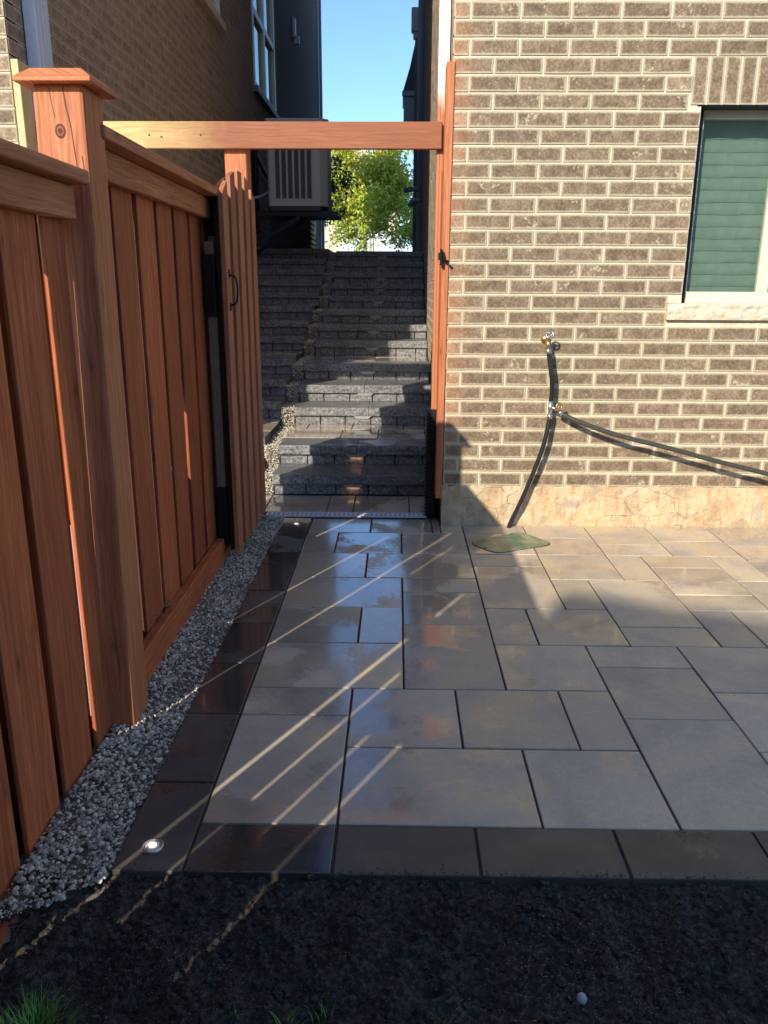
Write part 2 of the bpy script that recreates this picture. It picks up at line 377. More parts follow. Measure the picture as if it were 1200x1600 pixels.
def copy_tree(o, parent=None, delta=None):
    c = o.copy(); col.objects.link(c)
    if parent: c.parent = parent
    if delta is not None: c.location = o.location + Vector(delta)
    for ch in o.children: 
        k = copy_tree(ch, c); k.matrix_parent_inverse = ch.matrix_parent_inverse.copy()
    return c
def smooth_path(pts, n=8):
    P = [Vector(p) for p in pts]; out = []
    for i in range(len(P) - 1):
        a, b, c, d = P[max(i - 1, 0)], P[i], P[i + 1], P[min(i + 2, len(P) - 1)]
        for k in range(n):
            t = k / n; out.append(.5 * ((2 * b) + (c - a) * t + (2 * a - 5 * b + 4 * c - d) * t * t + (3 * b - a - 3 * c + d) * t ** 3))
    out.append(P[-1]); return out

# ------------------------------------------------------------------ ground
mb = MB(); mb.poly([(-60, -60, -.08), (60, -60, -.08), (60, 12.3, -.08), (-60, 12.3, -.08)]); tag(mb.build('ground', 'soil'), 'dark bare ground around the yard', 'ground', kind='structure')
mb = MB(); mb.poly([(-200, 12.3, 1.93), (200, 12.3, 1.93), (200, 600, 1.93), (-200, 600, 1.93)]); mb.poly([(-60, 12.3, -.08), (60, 12.3, -.08), (60, 12.3, 1.93), (-60, 12.3, 1.93)])
tag(mb.build('street_ground', 'asphalt'), 'raised street level ground beyond the top of the steps', 'ground', kind='structure')
mb = MB(); mb.poly([(-9, -7, -.02), (-1.72, -7, -.02), (-1.72, 4.8, -.02), (-9, 4.8, -.02)])
tag(mb.build('neighbour_patio', 'lawn'), 'pale ground of the yard behind the fence', 'patio', kind='structure')

# soil bed in front, really uneven
def soilz(x, y):
    v = Vector((x, y, 0)); z = -.020
    z += .024 * (noise.fractal(v * 8, .8, 2.1, 4)) * min(1, (1.70 - y) * 8 + .25)
    z += .013 * noise.fractal(v * 34 + Vector((3, 1, 0)), .7, 2.2, 3)
    z += .012 * abs(noise.noise(v * 20)) - .008 * abs(noise.noise(v * 55))
    return min(z, .022) if y < 1.62 else min(z, -.004)
mb = MB(); nx, ny = 330, 150; X0, X1, Y0_, Y1_ = -1.62, .75, .95, 1.70
for j in range(ny + 1):
    for i in range(nx + 1):
        x = X0 + (X1 - X0) * i / nx; y = Y0_ + (Y1_ - Y0_) * j / ny; mb.v.append((x, y, soilz(x, y)))
for j in range(ny):
    for i in range(nx):
        a = j * (nx + 1) + i; mb.f.append((a, a + 1, a + nx + 2, a + nx + 1)); mb.uv += [(0, 0)] * 4; mb.r.append(0); mb.mi.append(0)
mb.poly([(.75, -3, -.02), (3.5, -3, -.02), (3.5, 1.70, -.02), (.75, 1.70, -.02)])
mb.poly([(-1.62, -3, -.03), (.75, -3, -.03), (.75, .95, -.03), (-1.62, .95, -.03)])
soil = tag(mb.build('soil', 'soil', smooth=True), 'dark crumbly topsoil in front of the paving', 'soil', kind='structure')

# rocks: templates
def ico(sub):
    bm = bmesh.new(); bmesh.ops.create_icosphere(bm, subdivisions=sub, radius=1); vs = [v.co.copy() for v in bm.verts]; fs = [tuple(v.index for v in f.verts) for f in bm.faces]; bm.free(); return vs, fs
I1 = ico(1); I2 = ico(2)
def rockshape(I, amp=.28):
    s0 = Vector((R() * 50, R() * 50, R() * 50)); out = []
    n = [Vector((U(-1, 1), U(-1, 1), U(-1, 1))).normalized() for _ in range(4)]
    for v in I[0]:
        q = v * (1 + amp * noise.noise(v * 1.4 + s0))
        for k in n:
            d = q.dot(k)
            if d > .72: q = q - k * (d - .72)
        out.append(q)
    return out
def add_rock(mb, shp, I, loc, size, flat=.65):
    sx, sy, sz = size * U(.75, 1.3), size * U(.7, 1.1), size * flat * U(.7, 1.1)
    M3 = Matrix.Rotation(U(0, 6.28), 3, 'Z') @ Matrix.Rotation(U(-.5, .5), 3, 'X') @ Matrix.Rotation(U(-.5, .5), 3, 'Y')
    b = len(mb.v); L = Vector(loc)
    for q in shp: mb.v.append(tuple(M3 @ Vector((q.x * sx, q.y * sy, q.z * sz)) + L))
    r = R()
    for f in I[1]: mb.f.append((b + f[0], b + f[1], b + f[2])); mb.uv += [(0, 0)] * 3; mb.r.append(r); mb.mi.append(0)
SH1 = [rockshape(I1) for _ in range(24)]; SH2 = [rockshape(I2) for _ in range(16)]
mb = MB()
for _ in range(15000):
    x = U(-1.55, .5); y = U(1.0, 1.69); 
    s = .0012 + .012 * R() ** 7
    add_rock(mb, random.choice(SH1), I1, (x, y, soilz(x, y) + s * .35), s, .7)
for _ in range(420):
    x = U(-1.37, .5); y = 1.693 + abs(random.gauss(0, .012)); s = U(.0008, .0028); add_rock(mb, random.choice(SH1), I1, (x, y, .001), s, .6)
for _ in range(260):
    x = U(-1.5, .5); y = U(1.05, 1.64); s = U(.004, .011) * (1 if R() < .9 else 1.5)
    add_rock(mb, random.choice(SH2), I2, (x, y, soilz(x, y) - s * .05), s, .6)
o = mb.build('soil_clods', 'soil', smooth=False); tag(o, 'loose crumbs and clods lying on the dark topsoil', 'soil clods', kind='stuff')
# seeds / straw bits on the soil
mb = MB()
for _ in range(1500):
    if R() < .6: x = random.gauss(-.22, .13); y = random.gauss(1.43, .12)
    elif R() < .6: x = random.gauss(-1.15, .12); y = random.gauss(1.42, .08)
    else: x = U(-1.5, .3); y = U(1.1, 1.67)
    if not (-1.5 < x < .4 and 1.0 < y < 1.66): continue
    z = soilz(x, y) + .004; a = U(0, 6.28); l = U(.0011, .0027); w = l * .28; d = Vector((cos(a), sin(a), U(-.3, .5))).normalized(); c = Vector((x, y, z))
    mb.bar(c - d * l, c + d * l, w, w)
tag(mb.build('grass_seed', 'seed'), 'tiny pale grass seeds scattered on the dark soil', 'grass seed', kind='stuff')
# pebble
mb = MB(); add_rock(mb, [v * (1 + .08 * noise.noise(v * 2)) for v in ico(3)[0]], ico(3), (-.239, 1.352, soilz(-.239, 1.352) + .008), .014, .85)
tag(mb.build('pebble', 'pebble', smooth=True), 'single smooth pale grey pebble lying on the dark soil', 'pebble')

def tuft(x, y, n, h, spread, label, z=None):
    mb = MB(); z = soilz(x, y) if z is None else z
    for _ in range(n):
        a = U(0, 6.28); px, py = x + cos(a) * spread * R(), y + sin(a) * spread * R() * .7
        le = U(.3, .9); hh = h * U(.5, 1.1); d = Vector((cos(a + U(-.6, .6)), sin(a + U(-.6, .6)), 0)); w = U(.0010, .0019)
        s_ = d.cross(Vector((0, 0, 1))) * w; base = Vector((px, py, z - .004)); prev = None; seg = 5
        for k in range(seg + 1):
            t = k / seg; c = base + Vector((0, 0, hh * (t - .35 * le * t * t))) + d * hh * le * t * t; ww = s_ * (1 - t * .95)
            cur = (c - ww, c + ww)
            if prev: mb.poly([prev[0], prev[1], cur[1], cur[0]], r=R())
            prev = cur
    return tag(mb.build('grass_tuft', 'grass'), label, 'grass', group='small grass tufts in the soil')
tuft(-1.375, 1.245, 260, .062, .085, 'thick bright green grass tuft in the bottom left corner')
tuft(-.86, 1.27, 26, .040, .035, 'thin grass tuft in the soil left of centre')
tuft(-.97, 1.29, 9, .030, .012, 'tiny sparse grass sprout beside the left tufts')
tuft(-.78, 1.29, 14, .042, .035, 'wispy pale grass sprout at bottom centre of the soil')
tuft(-1.15, 1.30, 6, .025, .008, 'very small grass sprout right of the big corner tuft')

# ------------------------------------------------------------------ patio paving
GX, GY = -1.185, 1.888; SX, SY = .1915, .1965
P = [(0,2,0,3),(0,2,3,4),(2,5,0,2),(5,7,0,2),(7,9,0,3),(9,11,0,2),(9,11,2,4),(2,4,2,4),(4,6,2,4),(6,7,2,4),(7,9,3,5),(7,9,5,6),
(0,3,4,6),(3,5,4,7),(5,7,4,6),(9,11,4,6),(0,2,6,8),(2,3,6,8),(0,3,8,10),(3,5,7,9),(3,5,9,10),(0,2,10,12),(2,5,10,12),(0,1,12,14),(1,3,12,14),(3,5,12,14),
(0,2,14,15.5),(2,4,14,15.5),(4,4.27,14,15.5),(4.27,5,14,14.9),(5,6,6,8),(6,8,6,8),(5,7,8,11),(5,7,11,12),(7,8,8,10),(7,9,10,12),(8,10,7,10),(8,10,6,7),(9,10,10,12),(10,12,11,12),(10,12,9,11),(10,12,8,9),
(10,11,6,8),(11,13,6,8),(5,7,12,14),(5,7,14,14.9),(7,9,12,13.6),(7,9,13.6,14.9),(9,11,12,13),(9,11,13,14.9),(11,13,12,13.4),(11,13,13.4,14.9),(12,13,10,12),(12,14,8,10),(13,15,13,14.9),(13,15,11.6,13),(13,15,10,11.6),(14,16,8,10),
(13,15,6,8),(11,13,4,6),(13,15,4,6),(11,13,2,4),(11,14,0,2),(13,15,2,4),(14,16,0,2),(15,17,10,12),(15,17,12,14.9),(16,18,8,10),(15,18,6,8),(15,18,4,6),(15,18,2,4),(16,18,0,2),(17,19,10,12),(17,19,12,14.9)]
g_ = .0035
mb = MB()
def paver(mb, x0, x1, y0, y1, z=0., g=g_):
    dz = U(-.0012, .0012); t1, t2 = U(-.0008, .0008), U(-.0008, .0008); zt = z + dz
    mb.hexa([(x0 + g, y0 + g, z - .05), (x1 - g, y0 + g, z - .05), (x1 - g, y1 - g, z - .05), (x0 + g, y1 - g, z - .05),
             (x0 + g, y0 + g, zt + t1), (x1 - g, y0 + g, zt + t2), (x1 - g, y1 - g, zt - t1), (x0 + g, y1 - g, zt - t2)])
for a, b, c, d in P: paver(mb, GX + a * SX, GX + b * SX, GY + c * SY, GY + d * SY)
tag(mb.build('patio_paving', 'paver', bevel=.003, seg=2), 'wet taupe patio slabs laid in a random rectangular pattern', 'paving', kind='structure')
mb = MB()
ys = [1.693, 1.888 + .19, 1.888 + .59, 1.888 + .98, 1.888 + 1.375, 1.888 + 1.77, 1.888 + 2.16, 1.888 + 2.36, 1.888 + 2.75, 4.945]
for a, b in zip(ys[:-1], ys[1:]): paver(mb, -1.375, GX, a, b)
xs = [GX] + [GX + 2 * SX * k for k in range(1, 11)]
for a, b in zip(xs[:-1], xs[1:]): paver(mb, a, b, 1.693, GY)
tag(mb.build('border_paving', 'border', bevel=.003, seg=2), 'charcoal border slabs framing the patio on two sides', 'paving', kind='structure')
mb = MB(); mb.box(-1.372, 3.2, 1.697, 4.79, -.06, -.006); mb.box(-1.372, -.36, 4.79, 5.0, -.06, -.006)
tag(mb.build('joint_bedding', 'sand'), 'dark sand in the joints between the slabs', 'paving joints', kind='structure')
# lower alley landing and drain
mb = MB()
lx = [-1.90, -1.47, -1.05, -.86, -.42, -.30]
LX = [-1.62, -1.16, -.955, -.555, -.34]
xx = [-2.0, -1.46, -1.06, -.84, -.53, -.33]
lx = [-2.0, -1.535, -1.115, -.935, -.555, -.345]
for a, b in zip(lx[:-1], lx[1:]): paver(mb, a, b, 5.09, 5.53)
mb.box(-2.0, -.34, 5.0, 5.6, -.06, -.006, mi=1)
tag(mb.build('alley_landing', ['landing', 'sand'], bevel=.003), 'narrow row of smooth slabs at the foot of the steps', 'paving', kind='structure')
dr = empty('channel_drain', 'pale slotted channel drain across the foot of the steps', 'drain', (-.95, 5.03, -.03))
mb = MB(); gx0, gx1 = -1.50, -.45
n = 34
mb.box(gx0, gx1, 4.992, 5.004, -.02, .001); mb.box(gx0, gx1, 5.066, 5.080, -.02, .001); mb.box(gx0, gx1, 5.032, 5.038, -.015, .0)
for i in range(n + 1):
    x = gx0 + (gx1 - gx0) * i / n; mb.box(x - .0065, x + .0065, 5.004, 5.066, -.015, .0005)
mb.build('grate', 'dswhite', dr); mb = MB(); mb.box(gx0, gx1, 4.99, 5.08, -.06, -.03); mb.build('channel', 'black', dr); adopt(dr)

# gravel strip
mb = MB(); mb.poly([(-1.64, 1.40, -.024), (-1.375, 1.62, -.024), (-1.375, 5.0, -.024), (-1.64, 5.0, -.024)])
def gz(x, y): return -.012 + .014 * max(0, min(1, (-1.42 - x) / .15)) + .004 * noise.noise(Vector((x * 9, y * 9, 2)))
cnt = 0
while cnt < 15000:
    x = U(-1.60, -1.378); y = U(1.47, 5.0)
    if y < 1.50 + (x + 1.58) * .85 + .03 * noise.noise(Vector((x * 20, 5, 0))): continue
    cnt += 1
    f = noise.noise(Vector((x * 6, y * 4, 9)))
    big = R() < (.62 if f > -.05 else .25)
    s = U(.0035, .0078) if big else U(.0014, .0034)
    if big and R() < .07: s *= 1.5
    add_rock(mb, random.choice(SH2 if (big and y < 3.2) else SH1), I2 if (big and y < 3.2) else I1, (x, y, gz(x, y) + U(-.002, .010)), s, .75)
tag(mb.build('gravel', 'gravel'), 'blue grey crushed gravel strip along the foot of the fence', 'gravel', kind='stuff')

# in-ground lights
def well_light(x, y, label):
    e_ = empty('ground_light', label, 'light', (x, y, 0), group='round lights set in the border slabs')
    mb = MB(); mb.tube([(x, y, -.02), (x, y, .004)], .028, 28); mb.ring((x, y, .004), (0, 0, 1), .0255, .0035, 28); mb.build('rim', 'steel', e_, smooth=False)
    mb = MB(); mb.tube([(x, y, .0), (x, y, .006)], .019, 24); mb.build('lens', 'dswhite', e_)
    mb = MB(); mb.tube([(x, y, .001), (x, y, .0085)], .0105, 20); mb.build('lamp', 'lamp', e_); adopt(e_)
well_light(-1.288, 1.785, 'round lit ground light in the front corner border slab')
well_light(-1.275, 4.79, 'round ground light in the border slab near the drain')

# green valve cover
vc = empty('valve_cover', 'green plastic utility box lid set askew in the slabs', 'cover', (.05, 4.5, 0))
cs = [Vector(q) for q in ((-.225, 4.445, 0), (-.085, 4.245, 0), (.290, 4.430, 0), (.125, 4.690, 0))]
out = []
for i in range(4):
    a, b, c = cs[i - 1], cs[i], cs[(i + 1) % 4]; p1 = b + (a - b).normalized() * .075; p2 = b + (c - b).normalized() * .075
    for k in range(6):
        t = k / 5; out.append((1 - t) ** 2 * p1 + 2 * t * (1 - t) * b + t * t * p2)
def prism(mb, pts, z0, z1):
    n = len(pts); mb.poly([(p[0], p[1], z1) for p in pts]); mb.poly([(p[0], p[1], z0) for p in pts][::-1])
    for i in range(n):
        a, b = pts[i], pts[(i + 1) % n]; mb.poly([(a[0], a[1], z0), (b[0], b[1], z0), (b[0], b[1], z1), (a[0], a[1], z1)])
cen = sum(cs, Vector()) / 4
mb = MB(); prism(mb, [cen + (p - cen) * 1.0 for p in out], -.03, .002); mb.build('rim', 'black', vc)
mb = MB(); prism(mb, [cen + (p - cen) * .965 for p in out], -.01, .0045); mb.build('lid', 'cover', vc)
mb = MB(); mb.tube([(-.13, 4.345, .004), (-.13, 4.345, .0055)], .012, 16); mb.build('lift_hole', 'black', vc); adopt(vc)

# ------------------------------------------------------------------ brick walls
def brick_wall(name, org, ud, nd, u0, u1, z0, z1, holes, parent, bm_='brick', mm_='mortar', L=.2682, Hc=.0889, zfirst=0., phase=0., thick=.12, quoin=True, jit=.0012, simplefaces=False):
    org, ud, nd = Vector(org), Vector(ud), Vector(nd); g = .0105; dep = .006
    mb = MB()
    P3 = lambda u, z, d: tuple(org + ud * u + Vector((0, 0, z)) + nd * d)
    # mortar panels split round the holes
    zs = sorted({z0, z1} | {h[2] for h in holes} | {h[3] for h in holes})
    for a, b in zip(zs[:-1], zs[1:]):
        if b <= z0 or a >= z1: continue
        cuts = sorted([(h[0], h[1]) for h in holes if h[2] < (a + b) / 2 < h[3]]); u = u0
        for c0, c1 in cuts + [(u1, u1)]:
            if c0 > u: mb.hexa([P3(u, a, -thick), P3(c0, a, -thick), P3(c0, a, 0), P3(u, a, 0), P3(u, b, -thick), P3(c0, b, -thick), P3(c0, b, 0), P3(u, b, 0)], mi=1)
            u = max(u, c1)
    k = 0; z = zfirst
    while z < z1 - .02:
        if z + Hc > z0:
            off = (k % 2) * L / 2 + phase; j = math.floor((u0 - off) / L) - 1
            while off + j * L < u1:
                a, b = off + j * L + g / 2, off + (j + 1) * L - g / 2; j += 1
                a, b = max(a, u0), min(b, u1)
                za, zb = z + g / 2, min(z + Hc - g / 2, z1)
                segs = [(a, b)]
                for h in holes:
                    if h[2] < (za + zb) / 2 < h[3]:
                        new = []
                        for s0, s1 in segs:
                            if s1 <= h[0] or s0 >= h[1]: new.append((s0, s1))
                            else:
                                if s0 < h[0]: new.append((s0, h[0] - .001))
                                if s1 > h[1]: new.append((h[1] + .001, s1))
                        segs = new
                for s0, s1 in segs:
                    if s1 - s0 < .02: continue
                    r = U(0, .88)
                    if quoin and s1 - s0 < .16: r = U(.95, 1)
                    J = lambda: U(-jit, jit)
                    q = [(s0 + J(), za + J()), (s1 + J(), za + J()), (s1 + J(), zb + J()), (s0 + J(), zb + J())]
                    dd = dep + U(-.001, .001)
                    fr = [P3(u, zz, dd) for u, zz in q]; bk = [P3(u, zz, -.002) for u, zz in q]
                    mb.poly(fr, [(0, 0), (1, 0), (1, 1), (0, 1)], r)
                    for i in range(4):
                        i2 = (i + 1) % 4; mb.poly([fr[i], bk[i], bk[i2], fr[i2]], [(.5, 0)] * 4, r)
        z += Hc; k += 1
    return mb.build(name, [bm_, mm_], parent)

WY = 4.821
hs = empty('brick_house', 'brown brick house on the right with window, hose tap and concrete base', 'house', (2, 5, 0))
brick_wall('wall', (0, WY, 0), (1, 0, 0), (0, -1, 0), -.352, 3.6, .2566, 5.2, [(1.012, 2.20, 1.365, 2.415), (.948, 2.262, 2.415, 2.664), (.928, 2.28, 1.27, 1.368)], hs, zfirst=.2566, phase=-.1341)
# soldier course
mb = MB(); x = .952
mb.box(.948, 2.262, WY, WY + .11, 2.415, 2.664, mi=1)
while x < 2.25:
    w = .077; r = U(.3, .97); y_ = WY - .006
    f4 = [(x, y_, 2.420), (x + w, y_, 2.420), (x + w + U(-.002, .002), y_, 2.658), (x + U(-.002, .002), y_, 2.658)]
    b4 = [(p[0], WY + .01, p[2]) for p in f4]; mb.poly(f4, [(0, 0), (0, 1), (1, 1), (1, 0)], r)
    for i in range(4): mb.poly([f4[i], b4[i], b4[(i + 1) % 4], f4[(i + 1) % 4]], [(.5, 0)] * 4, r)
    x += .0868
mb.build('soldier_course', ['brick', 'mortar'], hs)
# sill of rock-faced stone
def rockface(mb, x0, x1, z0, z1, y, amp=.008, nx=None, nz=6, depth=.1, top=True, seed=0, mi=0, mitop=None, fine=.012):
    nx = nx or max(2, int((x1 - x0) / fine)); b = len(mb.v)
    for j in range(nz + 1):
        for i in range(nx + 1):
            x = x0 + (x1 - x0) * i / nx; z = z0 + (z1 - z0) * j / nz; v = Vector((x * 14 + seed, z * 22, y * 3))
            e = min(1, min(i, nx - i) / 1.2) * min(1, min(j, nz - j) / 1.)
            d = amp * (.35 + .9 * noise.fractal(v, .8, 2.0, 3)) * (.15 + .85 * e)
            mb.v.append((x, y - max(-.003, d), z))
    r = R()
    for j in range(nz):
        for i in range(nx):
            a = b + j * (nx + 1) + i; mb.f.append((a, a + 1, a + nx + 2, a + nx + 1)); mb.uv += [(0, 0)] * 4; mb.r.append(r); mb.mi.append(mi)
    mt = mi if mitop is None else mitop
    b2 = b + nz * (nx + 1)
    k = len(mb.v); mb.v.append((x1, y + depth, z1)); mb.v.append((x0, y + depth, z1))
    mb.f.append(tuple(range(b2, b2 + nx + 1)) + (k, k + 1)); mb.uv += [(0, 0)] * (nx + 3); mb.r.append(r); mb.mi.append(mt)
    mb.box(x0, x1, y + .002, y + depth, z0, z1 - .0015, r=r, mi=mi)
mb = MB(); rockface(mb, .928, 2.28, 1.272, 1.366, WY - .030, .012, depth=.14); mb.build('sill', 'sill', hs)
wi = MB(); wy = WY + .11
W0, W1, Z0, Z1 = 1.012, 2.20, 1.365, 2.415
wi.box(W0, W0 + .063, wy, wy + .05, Z0, Z1); wi.box(W1 - .028, W1, wy, wy + .05, Z0, Z1)
wi.box(W0 + .063, W1 - .028, wy, wy + .05, Z0 + .0, Z0 + .035); wi.box(W0 + .063, W1 - .028, wy + .008, wy + .045, Z0 + .035, Z0 + .066)
wi.box(W0 + .063, W1 - .028, wy, wy + .05, Z1 - .045, Z1); wi.box(1.493, 1.556, wy + .004, wy + .047, Z0 + .066, Z1 - .045)
win = wi.build('window', 'white', hs, bevel=.002)
mb = MB(); mb.box(W0 + .063, 1.493, wy + .024, wy + .028, Z0 + .066, Z1 - .045); mb.build('pane', 'glass', win)
mb = MB(); mb.box(1.556, W1 - .028, wy + .030, wy + .034, Z0 + .066, Z1 - .045); mb.build('pane', 'glass', win)
mb = MB(); z = Z0 + .03; pitch = .068; pr = None; yb = wy + .10
while z < Z1 - .01:
    for k in range(6):
        zz = z + pitch * k / 5; yy = yb - .007 * (1 - abs(k / 5 - .3) * 1.4)
        cur = [(W0 + (W1 - W0) * i / 24, yy + .0035 * sin(i * 1.7 + zz * 21) , zz + .003 * sin(i * .9 + z * 40)) for i in range(25)]
        if pr:
            for i in range(24): mb.poly([pr[i], pr[i + 1], cur[i + 1], cur[i]])
        pr = cur
    z += pitch
mb.build('blind', 'blind', win, smooth=False)
mb = MB(); mb.box(W0 + .022, W0 + .054, wy - .006, wy - .0005, Z0, Z1 - .001); mb.build('reveal_shade_strip', 'black', win)  # black strip painting the reveal's shade onto the left frame
mb = MB(); mb.box(W0 - .05, W1 + .05, wy + .16, wy + .5, Z0 - .05, Z1 + .05); mb.build('dark_room', 'room', win)
mb = MB(); mb.box(.99, 2.22, WY - .002, WY + .1, 2.4155 - .004, 2.4195); mb.build('lintel', 'blackmetal', hs)
# foundation (uneven parging)
mb = MB(); nx, nz = 260, 16; b = 0
for j in range(nz + 1):
    for i in range(nx + 1):
        x = -.36 + 3.96 * i / nx; z = -.05 + .310 * j / nz; v = Vector((x * 5, z * 7, 1))
        d = .006 + .010 * noise.fractal(v, .8, 2, 4)
        if j == nz: z += .010 * noise.fractal(Vector((x * 18, 3, 3)), .8, 2, 3)
        mb.v.append((x, WY - d, z))
for j in range(nz):
    for i in range(nx):
        a = j * (nx + 1) + i; mb.f.append((a, a + 1, a + nx + 2, a + nx + 1)); mb.uv += [(0, 0)] * 4; mb.r.append(0); mb.mi.append(0)
mb.box(-.358, 3.6, WY + .003, WY + .2, -.05, .255)
mb.build('foundation', 'concrete', hs, smooth=True)
# return wall along the alley (slightly splayed), then dark stucco
ang = math.atan2(.19, 18.2); ud = Vector((sin(ang), cos(ang), 0)); nd = Vector((-cos(ang), sin(ang), 0))
brick_wall('wall', (-.352, WY, 0), ud, nd, .004, 9.0, -.05, 10.4, [], hs, 'brick_side', 'mortar_side', phase=.05, quoin=False)
mb = MB(); A = Vector((-.352, WY, 0)); 
def wallbox(mb, A, ud, nd, u0, u1, z0, z1, d0, d1, **k):
    q = lambda u, d, z: tuple(A + ud * u + nd * d + Vector((0, 0, z)))
    mb.hexa([q(u0, d0, z0), q(u1, d0, z0), q(u1, d1, z0), q(u0, d1, z0), q(u0, d0, z1), q(u1, d0, z1), q(u1, d1, z1), q(u0, d1, z1)], **k)
wallbox(mb, A, ud, nd, 9.0, 18.2, 0, 10.4, -.15, -.002); mb.build('side_wall', 'stucco', hs)
mb = MB(); mb.box(-.2, 3.6, WY + .13, 22.5, 5.2, 10.35); mb.box(3.45, 3.6, WY + .13, 22.5, 0, 5.2)
mb.box(-.2, 3.6, WY + .001, WY + .128, 5.2, 10.35); mb.build('upper_storey', 'stucco', hs)
# unseen eaves added over the alley to cut sky light on the steps
mb = MB(); mb.box(-.75, 3.6, WY - .4, 23.2, 10.36, 10.5); mb.box(-.77, -.745, WY - .4, 23.2, 10.30, 10.56); mb.build('shade_eave', 'trim', hs)
# downspout by the corner
mb = MB(); mb.box(-.425, -.362, 5.045, 5.115, .70, 6.0)
for x in (-.410, -.394, -.378): mb.box(x - .002, x + .002, 5.042, 5.046, .70, 6.0)
mb.build('downspout', 'ds_stain', hs, bevel=.004)
# far corner gutter, leader and small porch roof
mb = MB(); q = A + ud * 18.1; mb.box(q.x - .10, q.x + .02, q.y - .1, q.y + .05, 2.0, 7.7); mb.build('downspout', 'trim', hs)
mb = MB(); mb.box(q.x - .20, q.x + .02, q.y - .15, q.y + .1, 7.75, 8.3); mb.box(q.x - .15, q.x, q.y - .12, q.y + .07, 7.6, 7.75); mb.build('leader_head', 'acgrey', hs, bevel=.02)
mb = MB(); x0, x1 = q.x - .42, q.x - .02; y0, y1 = q.y + .1, q.y + 2.2
mb.box(x0 + .05, x1, y0, y1, 5.62, 6.30); mb.box(x0, x1, y0 - .06, y0 + .02, 6.30, 6.42)
mb.build('porch_eave', 'pvc', hs)
mb = MB(); mb.hexa([(x0 + .02, y0, 6.42), (x1, y0, 6.42), (x1, y1, 6.42), (x0 + .02, y1, 6.42), (x0 + .2, y0, 7.0), (x1, y0, 7.9), (x1, y1, 7.9), (x0 + .2, y1, 7.0)]); mb.build('porch_roof', 'roof', hs)
# grey vent pipes on the far wall
mb = MB(); b = A + ud * 12.5; mb.tube(smooth_path([(b.x, b.y, 3.17), (b.x - .13, b.y, 3.17), (b.x - .20, b.y, 3.05)], 6), .05, 12); mb.tube([(b.x + .0, b.y - .05, 3.38), (b.x - .17, b.y - .05, 3.38)], .05, 12)
mb.tube([(b.x - .15, b.y - .05, 3.38), (b.x - .33, b.y - .05, 3.36)], .052, 12); mb.build('vent_pipe', 'pvc', hs, smooth=True)
# hose tap (part of the house)
tz = 1.155
mb = MB(); mb.tube([(.236, WY - .003, tz), (.236, WY - .07, tz)], .012, 12); mb.tube([(.236, WY - .07, tz + .01), (.236, WY - .085, tz - .055)], .013, 12); mb.tube([(.236, WY, tz), (.236, WY - .008, tz)], .03, 18)
mb.tube([(.236, WY - .06, tz), (.236, WY - .115, tz + .03)], .008, 10); tp = mb.build('tap', 'brass', hs, smooth=True)
mb = MB(); mb.ring((.236, WY - .118, tz + .032), (0, -1, .45), .021, .005, 20); 
for k in range(3):
    a = 2 * pi * k / 3; c = Vector((.236, WY - .118, tz + .032)); mb.bar(c, c + Vector((cos(a) * .02, 0, sin(a) * .02)), .006, .005)
mb.build('handwheel', 'steel', tp, smooth=True)
adopt(hs)
# hose splitter and hoses
sp_ = empty('hose_splitter', 'brass and steel hose splitter hanging against the brick wall', 'splitter', (.275, 4.74, .75))
mb = MB(); mb.tube([(.274, 4.745, .80), (.273, 4.745, .715)], .013, 12); mb.tube([(.274, 4.745, .765), (.318, 4.735, .745)], .010, 12); mb.build('body', 'steel', sp_, smooth=True)
mb = MB(); mb.ring((.315, 4.695, .775), (.3, -1, .1), .018, .006, 18); mb.tube([(.315, 4.735, .762), (.315, 4.70, .772)], .009, 10); mb.build('valve_wheel', 'brass', sp_, smooth=True); adopt(sp_)
def hose(pts, mat, label, rad=.0138):
    mb = MB(); mb.tube(smooth_path(pts, 10), rad, 12); o = mb.build('garden_hose', mat, smooth=True); tag(o, label, 'hose', group='hoses on the brick wall')
    q0 = Vector(pts[0]); 
    mb = MB(); d = (Vector(pts[1]) - q0).normalized(); mb.tube([q0 - d * .006, q0 + d * .022], .0165, 14); mb.build('coupling', 'steel', o, smooth=True)
hose([(.238, 4.735, 1.10), (.248, 4.735, 1.05), (.265, 4.73, .95), (.275, 4.74, .87), (.274, 4.745, .80)], 'rubber', 'short black hose hanging between the tap and the splitter')
hose([(.273, 4.745, .715), (.266, 4.74, .66), (.243, 4.735, .53), (.192, 4.74, .36), (.133, 4.75, .19), (.075, 4.765, .04), (.062, 4.77, -.01)], 'rubber', 'black hose running from the splitter down to the ground')
hose([(.325, 4.73, .735), (.36, 4.72, .715), (.46, 4.70, .675), (.66, 4.68, .610), (.97, 4.67, .535), (1.28, 4.66, .455), (1.62, 4.66, .372), (2.1, 4.66, .24), (2.8, 4.68, .03)], 'oldrubber', 'olive black hose swooping right from the splitter along the wall', .0145)

# corrugated drain pipe
mb = MB(); n = 130; pts = []
for i in range(n + 1):
    t = i / n; z = .70 - .72 * t; pts.append((-.402 - .012 * sin(t * 3), 5.06 - .03 * t, z))
mb.tube(pts, lambda i: .052 if i % 4 < 2 else .044, 20)
tag(mb.build('drain_pipe', 'black', smooth=False), 'black corrugated drain pipe standing below the stained downspout', 'pipe')

